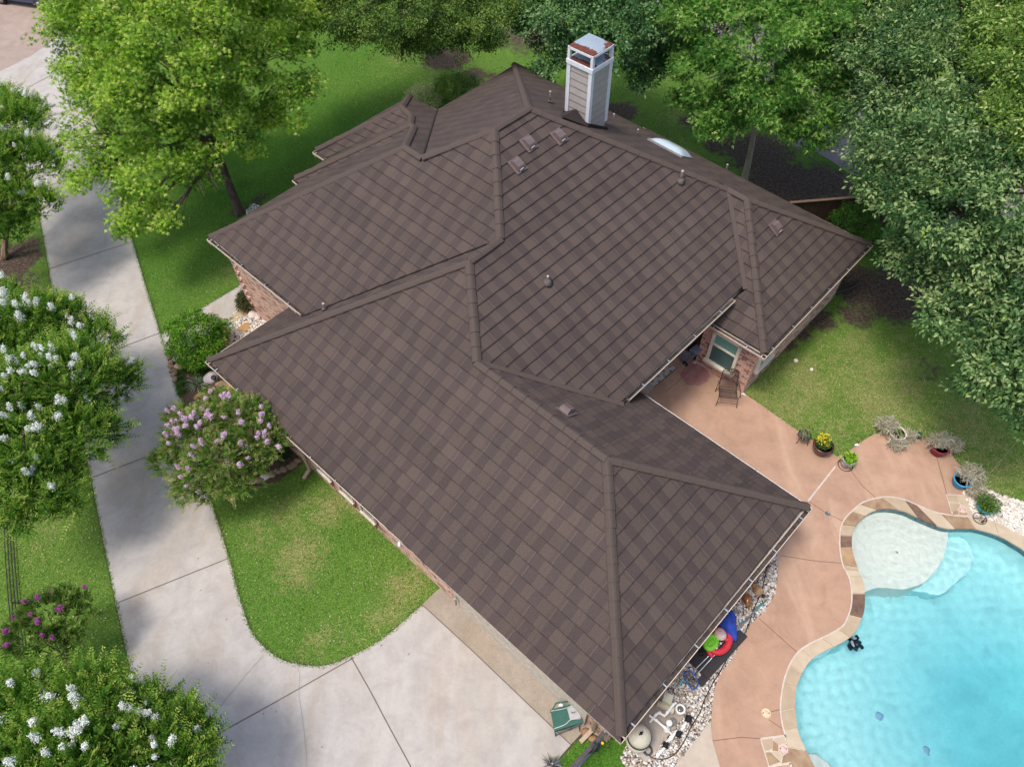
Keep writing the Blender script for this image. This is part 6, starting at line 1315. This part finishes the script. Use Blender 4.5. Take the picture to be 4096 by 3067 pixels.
square('flagstone square with lid at the bottom of the pool', [q_(80, 1385), q_(280, 1358), q_(375, 1580), q_(150, 1615)], [([q_(90, 1395), q_(180, 1385), q_(175, 1470), q_(118, 1490)], 0), ([q_(185, 1385), q_(275, 1370), q_(290, 1420), q_(230, 1440), q_(215, 1420)], 1), ([q_(180, 1395), q_(222, 1430), q_(225, 1490), q_(178, 1485)], 4), ([q_(120, 1495), q_(165, 1495), q_(245, 1575), q_(152, 1608)], 2), ([q_(170, 1492), q_(228, 1495), q_(255, 1530), q_(245, 1568)], 1), ([q_(262, 1525), q_(315, 1490), q_(355, 1570), q_(250, 1585)], 2), ([q_(230, 1440), q_(292, 1425), q_(315, 1485), q_(260, 1520), q_(230, 1490)], 0)], q_(265, 1468), PK)
skim(q_(126, 1182), MT('cream lid', (.66, .50, .32), (.60, .45, .29), 20, .5), 'round cream access lid on the pink patio near the pool edge')
single(MB().lathe([(.075, .03), (.075, .040), (.055, .042), (.05, .036), (0, .036)], P(1787, 1110), 22), 'deck_drain', MT('drain grate', (.22, .24, .25), (.10, .11, .12), 60, .4, metal=.5), 'small round grey drain grate on the patio by the roof corner', 'drain')
def robot():
    c = P(1845, 1391, WATER_Z-.25); t = thing('pool_cleaner', c-Zv*.1, 'dark blue and white robotic cleaner at the pool wall', 'pool cleaner')
    DB = MT('cleaner dark', (.010, .035, .06), rough=.3)
    MB().box(c, (.34, .30, .14), rz=.9, taper=.8).blob(c+Vector((.03, -.03, .08)), (.11, .11, .06), 2).build('body', DB, t)
    for k, (dx, dy) in enumerate(((-.17, -.12), (.17, -.10), (-.12, .15), (.12, .17))): MB().tube([c+Vector((dx-.03, dy, -.04)), c+Vector((dx+.03, dy+.02, -.04))], .07, 12).build('wheel', M_BLK, t)
    for dx, dy, r in ((-.09, -.02, (.05, .09, .02)), (.0, .13, (.07, .04, .02))): MB().blob(c+Vector((dx, dy, .085)), r, 4).build('white_panel', MT('cleaner white', (.75, .78, .8)), t)
robot()
for x, y, r, lb in ((1719, 779, .085, 'white ball on the lawn nearer the house corner'), (1753, 798, .07, 'smaller white ball on the lawn further from the house')):
    single(MB().blob(P(x, y, r*.8), r, 3, 3, .03), 'lawn_ball', MT('chalky ball', (.72, .66, .56), (.6, .52, .42), 20), lb, 'ball')
for x, y, s, lb in ((910, 508, 1, 'white scrap of plastic at the lawn edge beside the lime-leaved pot'), (2600, 0, 0, '')):
    if s: 
        p = z4(x, y, .05); mb = MB(); mb.add([p+Vector((-.09, 0, 0)), p+Vector((-.02, -.05, .03)), p+Vector((.1, -.01, .0)), p+Vector((.02, .05, .04)), p+Vector((-.04, .05, .01))], [(0, 1, 3, 4), (1, 2, 3)]); single(mb, 'plastic_scrap', MT('scrap white', (.78, .8, .8)), lb, 'litter')
p = z5(836, 655, .05); mb = MB(); mb.add([p+Vector((-.05, 0, 0)), p+Vector((0, -.07, .03)), p+Vector((.07, -.01, .02)), p+Vector((.01, .07, .05))], [(0, 1, 3), (1, 2, 3)]); single(mb, 'plastic_scrap', MT('scrap white', (.78, .8, .8)), 'white scrap of plastic below the sky blue pot', 'litter')
p = zw(1235, 1415, .05); mb = MB(); mb.add([p+Vector((-.08, .02, 0)), p+Vector((-.02, -.04, .03)), p+Vector((.09, -.06, .0)), p+Vector((.02, .05, .04))], [(0, 1, 3), (1, 2, 3)]); single(mb, 'plastic_scrap', MT('scrap white', (.78, .8, .8)), 'white scrap of plastic at the foot of the bedroom brick corner', 'litter')
# --- front bed
RK = {0: MT('white boulder', (.66, .58, .54), (.50, .40, .36), 6, bump=.4), 1: MT('rust flag', (.44, .26, .10), (.27, .15, .07), 4, bump=.4), 2: MT('sand slab', (.46, .37, .21), (.38, .30, .17), 2.5, bump=.2), 3: MT('lilac boulder', (.46, .40, .40), (.34, .29, .30), 5, bump=.5), 4: MT('brown cobble', (.30, .20, .13), (.17, .11, .07), 8, bump=.5), 5: MT('pink rock', (.42, .22, .17), (.30, .15, .12), 8, bump=.5)}
def rock(x, y, r, m, lb, seed=1, z=.06, f=z6, group=None, name='garden_rock'): return single(MB().blob(f(x, y, z), r, seed, 3, .16, rz=seed*.7), name, RK[m], lb, 'rock', group)
rock(670, 308, (.22, .19, .15), 0, 'larger white boulder at the foot of the brick entry wall', 2); rock(697, 328, (.14, .14, .11), 0, 'smaller white boulder at the foot of the brick entry wall', 5)
rock(377, 735, (.27, .24, .2), 3, 'pale lilac boulder in the front bed beside the striped grass', 3); rock(160, 657, (.17, .14, .11), 2, 'rounded tan boulder at the driveway side of the front bed', 4)
rock(415, 552, (.16, .17, .10), 5, 'pink rock at the eave beside the round shrub', 6); rock(495, 808, (.24, .16, .1), 1, 'orange-brown rock under the front eave corner', 7); rock(535, 850, (.22, .12, .09), 1, 'orange-brown rock under the front eave nearest the pink crape myrtle', 8); rock(455, 775, (.22, .14, .08), 4, 'dark brown rock behind the path light', 9); rock(300, 852, (.2, .1, .08), 1, 'flat orange rock beside the lime green shrub', 10)
def flag(pts, m, lb, h=.06): return single(MB().prism([z6(*p) for p in pts], -.02, h), 'stepping_stone', RK[m], lb, 'stepping stone')
flag([(500, 335), (580, 270), (600, 275), (604, 300), (598, 318), (545, 360), (505, 362), (480, 350)], 2, 'large sand-coloured slab along the entry walkway', .05)
flag([(585, 258), (615, 240), (640, 262), (636, 300), (612, 320), (600, 290), (582, 275)], 1, 'rust-coloured flagstone next to the dwarf cypress')
flag([(558, 408), (600, 375), (640, 358), (648, 395), (630, 420), (575, 422)], 1, 'rust-coloured flagstone in the middle of the white pebbles')
flag([(488, 402), (522, 398), (520, 440), (490, 440)], 4, 'small brown flagstone below the blue-green strap-leaved plant'); flag([(478, 445), (512, 448), (500, 520), (448, 530), (455, 490)], 4, 'long brown flagstone along the edge of the white pebbles', .07)
EG = 'edging stones of the front planting bed'; rnd = random.Random(9)
for i, (x, y) in enumerate([(98, 592), (108, 630), (112, 655), (126, 683), (132, 705), (136, 745)]):
    rock(x, y, (.13+rnd.random()*.05, .10, .08), 4, ['uppermost', 'second highest', 'third highest', 'fourth highest', 'fifth highest', 'lowest'][i]+' brown edging stone between driveway and front bed', 20+i, group=EG, name='edging_stone')
zz = lambda x, y, z=0.: PZ(1000, 1500, .4973, x, y, z)
for i, (x, y) in enumerate([(20, 855), (75, 845), (120, 820), (175, 795), (225, 770), (270, 755), (320, 735), (350, 715), (385, 690)]):
    single(MB().blob(zz(x, y, .05), (.15, .12, .09), 40+i, 3, .15), 'edging_stone', RK[0 if i == 2 else 4], ['leftmost', 'second from left', '', 'fourth from left', 'fifth from left', 'sixth from left', 'third from right', 'second from right', 'rightmost'][i]+' brown edging stone below the pink crape myrtle' if i != 2 else 'single pale grey edging stone below the pink crape myrtle', 'rock', None if i == 2 else 'edging stones below the pink crape myrtle')
for x, y, lb in ((378, 587, 'black path light at the eave corner by the round shrub'), (417, 750, 'black path light beside the lilac boulder')):
    c = z6(x, y+14); t = thing('path_light', c, lb, 'path light'); MB().tube([c, c+Zv*.28], .012, 8).build('stake', M_BLK, t); MB().lathe([(.03, .24), (.09, .26), (.10, .30), (.085, .33), (.05, .335), (0, .335)], c, 20).build('head', MT('path light head', (.03, .035, .05), rough=.3), t)
mb = MB(); mb.tube(smoothline([z6(222, 722, .5), z6(262, 750, .32), z6(312, 795, .05)], 4), [.05]*4+[.04]*5, 7); single(mb, 'driftwood', MT('driftwood', (.16, .12, .10), (.08, .06, .05), 12, bump=.6), 'grey-brown driftwood log leaning across the striped grass', 'log')
# white gravel at the sweetgum foot
g_ = L2('530,455 548,440 560,445 550,462 535,470'); tag(pebbles('tree_ring_gravel', g_, 500, .02, .04, 9, [(.7, .66, .62), (.6, .55, .5)]), kind='stuff')['label'] = 'white gravel at the foot of the sweetgum trunk'
# --- boundary pieces
def metal_rails():
    L = [P(24, 1130), P(27, 1200), P(35, 1302), P(49, 1430), P(60, 1520), P(80, 1660), P(96, 1760)]; pts = smoothline(L, 6)
    t = thing('low_metal_rail', pts[0], 'low black metal railing of parallel bars on the lawn at the left edge', 'railing')
    for k in range(4):
        q = []
        for i, p in enumerate(pts):
            d = (pts[min(i+1, len(pts)-1)]-pts[max(i-1, 0)]).normalized(); q.append(p+Vector((d.y, -d.x, 0))*(.085*k-.10)+Zv*(.10+.0*k))
        MB().tube(q, .016, 6).build('bar', M_IRON, t)
    for p in pts[::12]: MB().box(p+Zv*.045+Vector((.03, 0, 0)), (.30, .02, .09)).build('foot', M_IRON, t)
metal_rails()
def wood_fence():
    a, b = P(1706, 439, 1.8), P(1960, 418, 1.8); X = (b-a).normalized(); L = (b-a).length; t = thing('wooden_fence', Vector((a.x, a.y, 0)), 'dark brown wooden privacy fence between the roof and the elm', 'fence')
    WD = MT('dark cedar', (.055, .028, .02), (.028, .016, .012), 6, stretch=(1, 1, .2)); n = int(L/.14); mb = MB(); ax = (X, Zv.cross(X), Zv)
    for k in range(n): mb.box(a+X*((k+.5)*L/n)-Zv*(.9+.01*(k % 3)), (L/n-.008, .02, 1.8), ax=ax)
    mb.build('pickets', WD, t); mb = MB(); mb.beam(a+Zv*.03, b+Zv*.03, .12, .035); mb.build('cap_rail', MT('cap cedar', (.16, .10, .07)), t)
wood_fence()
mb = MB(); mb.tube(smoothline([P(1785, 640, .08), P(1815, 629, .07), P(1840, 622, .07), P(1856, 611, .06)], 4), .07, 10); single(mb, 'drain_pipe', MT('black drain pipe', (.045, .035, .03), rough=.6), 'dark drain pipe on bare soil beyond the bedroom wall', 'pipe')
# --- parked car at the kerb, mostly out of frame
def car():
    f = P(120, 28); r = P(-95, -5); X = (f-r).normalized(); Y = Vector((-X.y, X.x, 0)); L = 4.6; W_ = 1.85; o = f-X*L+Y*.0
    t = thing('parked_car', o+X*L/2+Y*W_/2, 'dark blue parked car cut off by the top left edge', 'car')
    CP = N('dark blue paint'); CP.base((.035, .045, .09)); CP.rough(.25, .6); CP.b.inputs['Coat Weight'].default_value = .5
    def p(x, y, z): return o+X*x+Y*y+Zv*z
    sec = [(0.0, .45, .62, .80), (.15, .30, .90, .90), (1.0, .25, 1.0, 1.0), (2.6, .24, .98, 1.0), (3.5, .25, .92, .98), (4.3, .30, .78, .92), (4.6, .40, .62, .72)]
    vs = []; m = 10
    for x, zl, zh, wf in sec:
        hw = W_/2*wf
        for yy, z in ((-1, zl+.1), (-1.0, (zl+zh)/2), (-.97, zh-.08), (-.88, zh), (-.4, zh+.03), (.4, zh+.03), (.88, zh), (.97, zh-.08), (1.0, (zl+zh)/2), (1, zl+.1)): vs.append(p(x, W_/2+hw*yy, z))
    fs = [(i*m+j, (i+1)*m+j, (i+1)*m+j+1, i*m+j+1) for i in range(len(sec)-1) for j in range(m-1)]+[tuple(range(m)), tuple((len(sec)-1)*m+j for j in range(m))[::-1]]
    MB().add(vs, fs, smooth=True).build('body', CP.m, t)
    cb = [(.55, .95, 0), (1.0, 1.45, 1), (2.5, 1.47, 1), (3.35, .98, 0)]; vs = [p(x, W_/2+s*(W_/2*(.72 if k else .86)), z) for x, z, k in cb for s in (-1, 1)]; MB().add(vs, [(0, 1, 3, 2), (2, 3, 5, 4), (4, 5, 7, 6), (0, 2, 4, 6), (1, 7, 5, 3)]).build('cabin_glass', MT('car glass', (.02, .025, .03), rough=.08, spec=.7), t)
    MB().add([p(.98, W_/2-.66, 1.475), p(.98, W_/2+.66, 1.475), p(2.52, W_/2+.66, 1.49), p(2.52, W_/2-.66, 1.49)], [(3, 2, 1, 0)]).build('roof', CP.m, t)
    for x in (.85, 3.65):
        for y in (.06, W_-.06): w_ = MB(); w_.tube([p(x, y-.1, .33), p(x, y+.1, .33)], .33, 22); wo = w_.build('wheel', M_BLK, t); MB().tube([p(x, y-.11, .33), p(x, y+.11, .33)], .2, 14).build('rim', MT('alloy', (.4, .4, .42), rough=.3, metal=.7), wo)
    for y in (.12, W_-.12): MB().blob(p(4.42, y+(.12 if y < 1 else -.12), .66), (.18, .16, .10), 3).build('headlight', MT('lamp glass', (.6, .64, .68), rough=.1, spec=.7), t)
    MB().beam(p(4.56, .35, .42), p(4.56, W_-.35, .42), .10, .16).build('grille', M_BLK, t)
car()
# fallen petals and leaves on lawns and drive
def litter(name, L, n, size, pal, seed, lb):
    rg = np.random.default_rng(seed); pts = geti(L2(L)); xs = [p[0] for p in pts]; ys = [p[1] for p in pts]; x = rg.uniform(min(xs), max(xs), n); y = rg.uniform(min(ys), max(ys), n); k = inside(x, y, pts); x, y = x[k], y[k]
    pos = np.stack([x, y, np.full(len(x), .045)], 1); V, F, k = place_leaves('kite', pos, rg.normal(size=pos.shape)*[1, 1, .1], rg.normal(size=pos.shape)*.3+[0, 0, 1], size*rg.uniform(.6, 1.3, len(x))); pal = np.array(pal); c = pal[rg.integers(0, len(pal), len(x))]
    return tag(leafmesh(name, V, F, np.repeat(c, k, 0), M_PETAL, base=(float(x.mean()), float(y.mean()), 0)), lb, 'fallen petals', kind='stuff')
litter('fallen_petals', '460,1090 620,1030 760,1130 900,1250 760,1400 560,1380 500,1240', 260, .035, [(.7, .55, .62), (.6, .5, .4), (.72, .66, .6)], 91, 'pale fallen petals scattered over the front lawn island')
litter('fallen_leaves', '100,1100 200,1120 250,1300 290,1440 60,1440 40,1200', 330, .05, [(.55, .48, .30), (.6, .55, .42), (.4, .28, .12)], 92, 'tan fallen leaves on the strip of lawn beside the iron fence')
litter('driveway_leaves', '106,582 287,523 380,829 480,1200 560,1400 880,1656 330,1656 200,1033', 90, .05, [(.16, .10, .05), (.10, .08, .05), (.3, .2, .1)], 93, 'a few dark fallen leaves on the driveway')
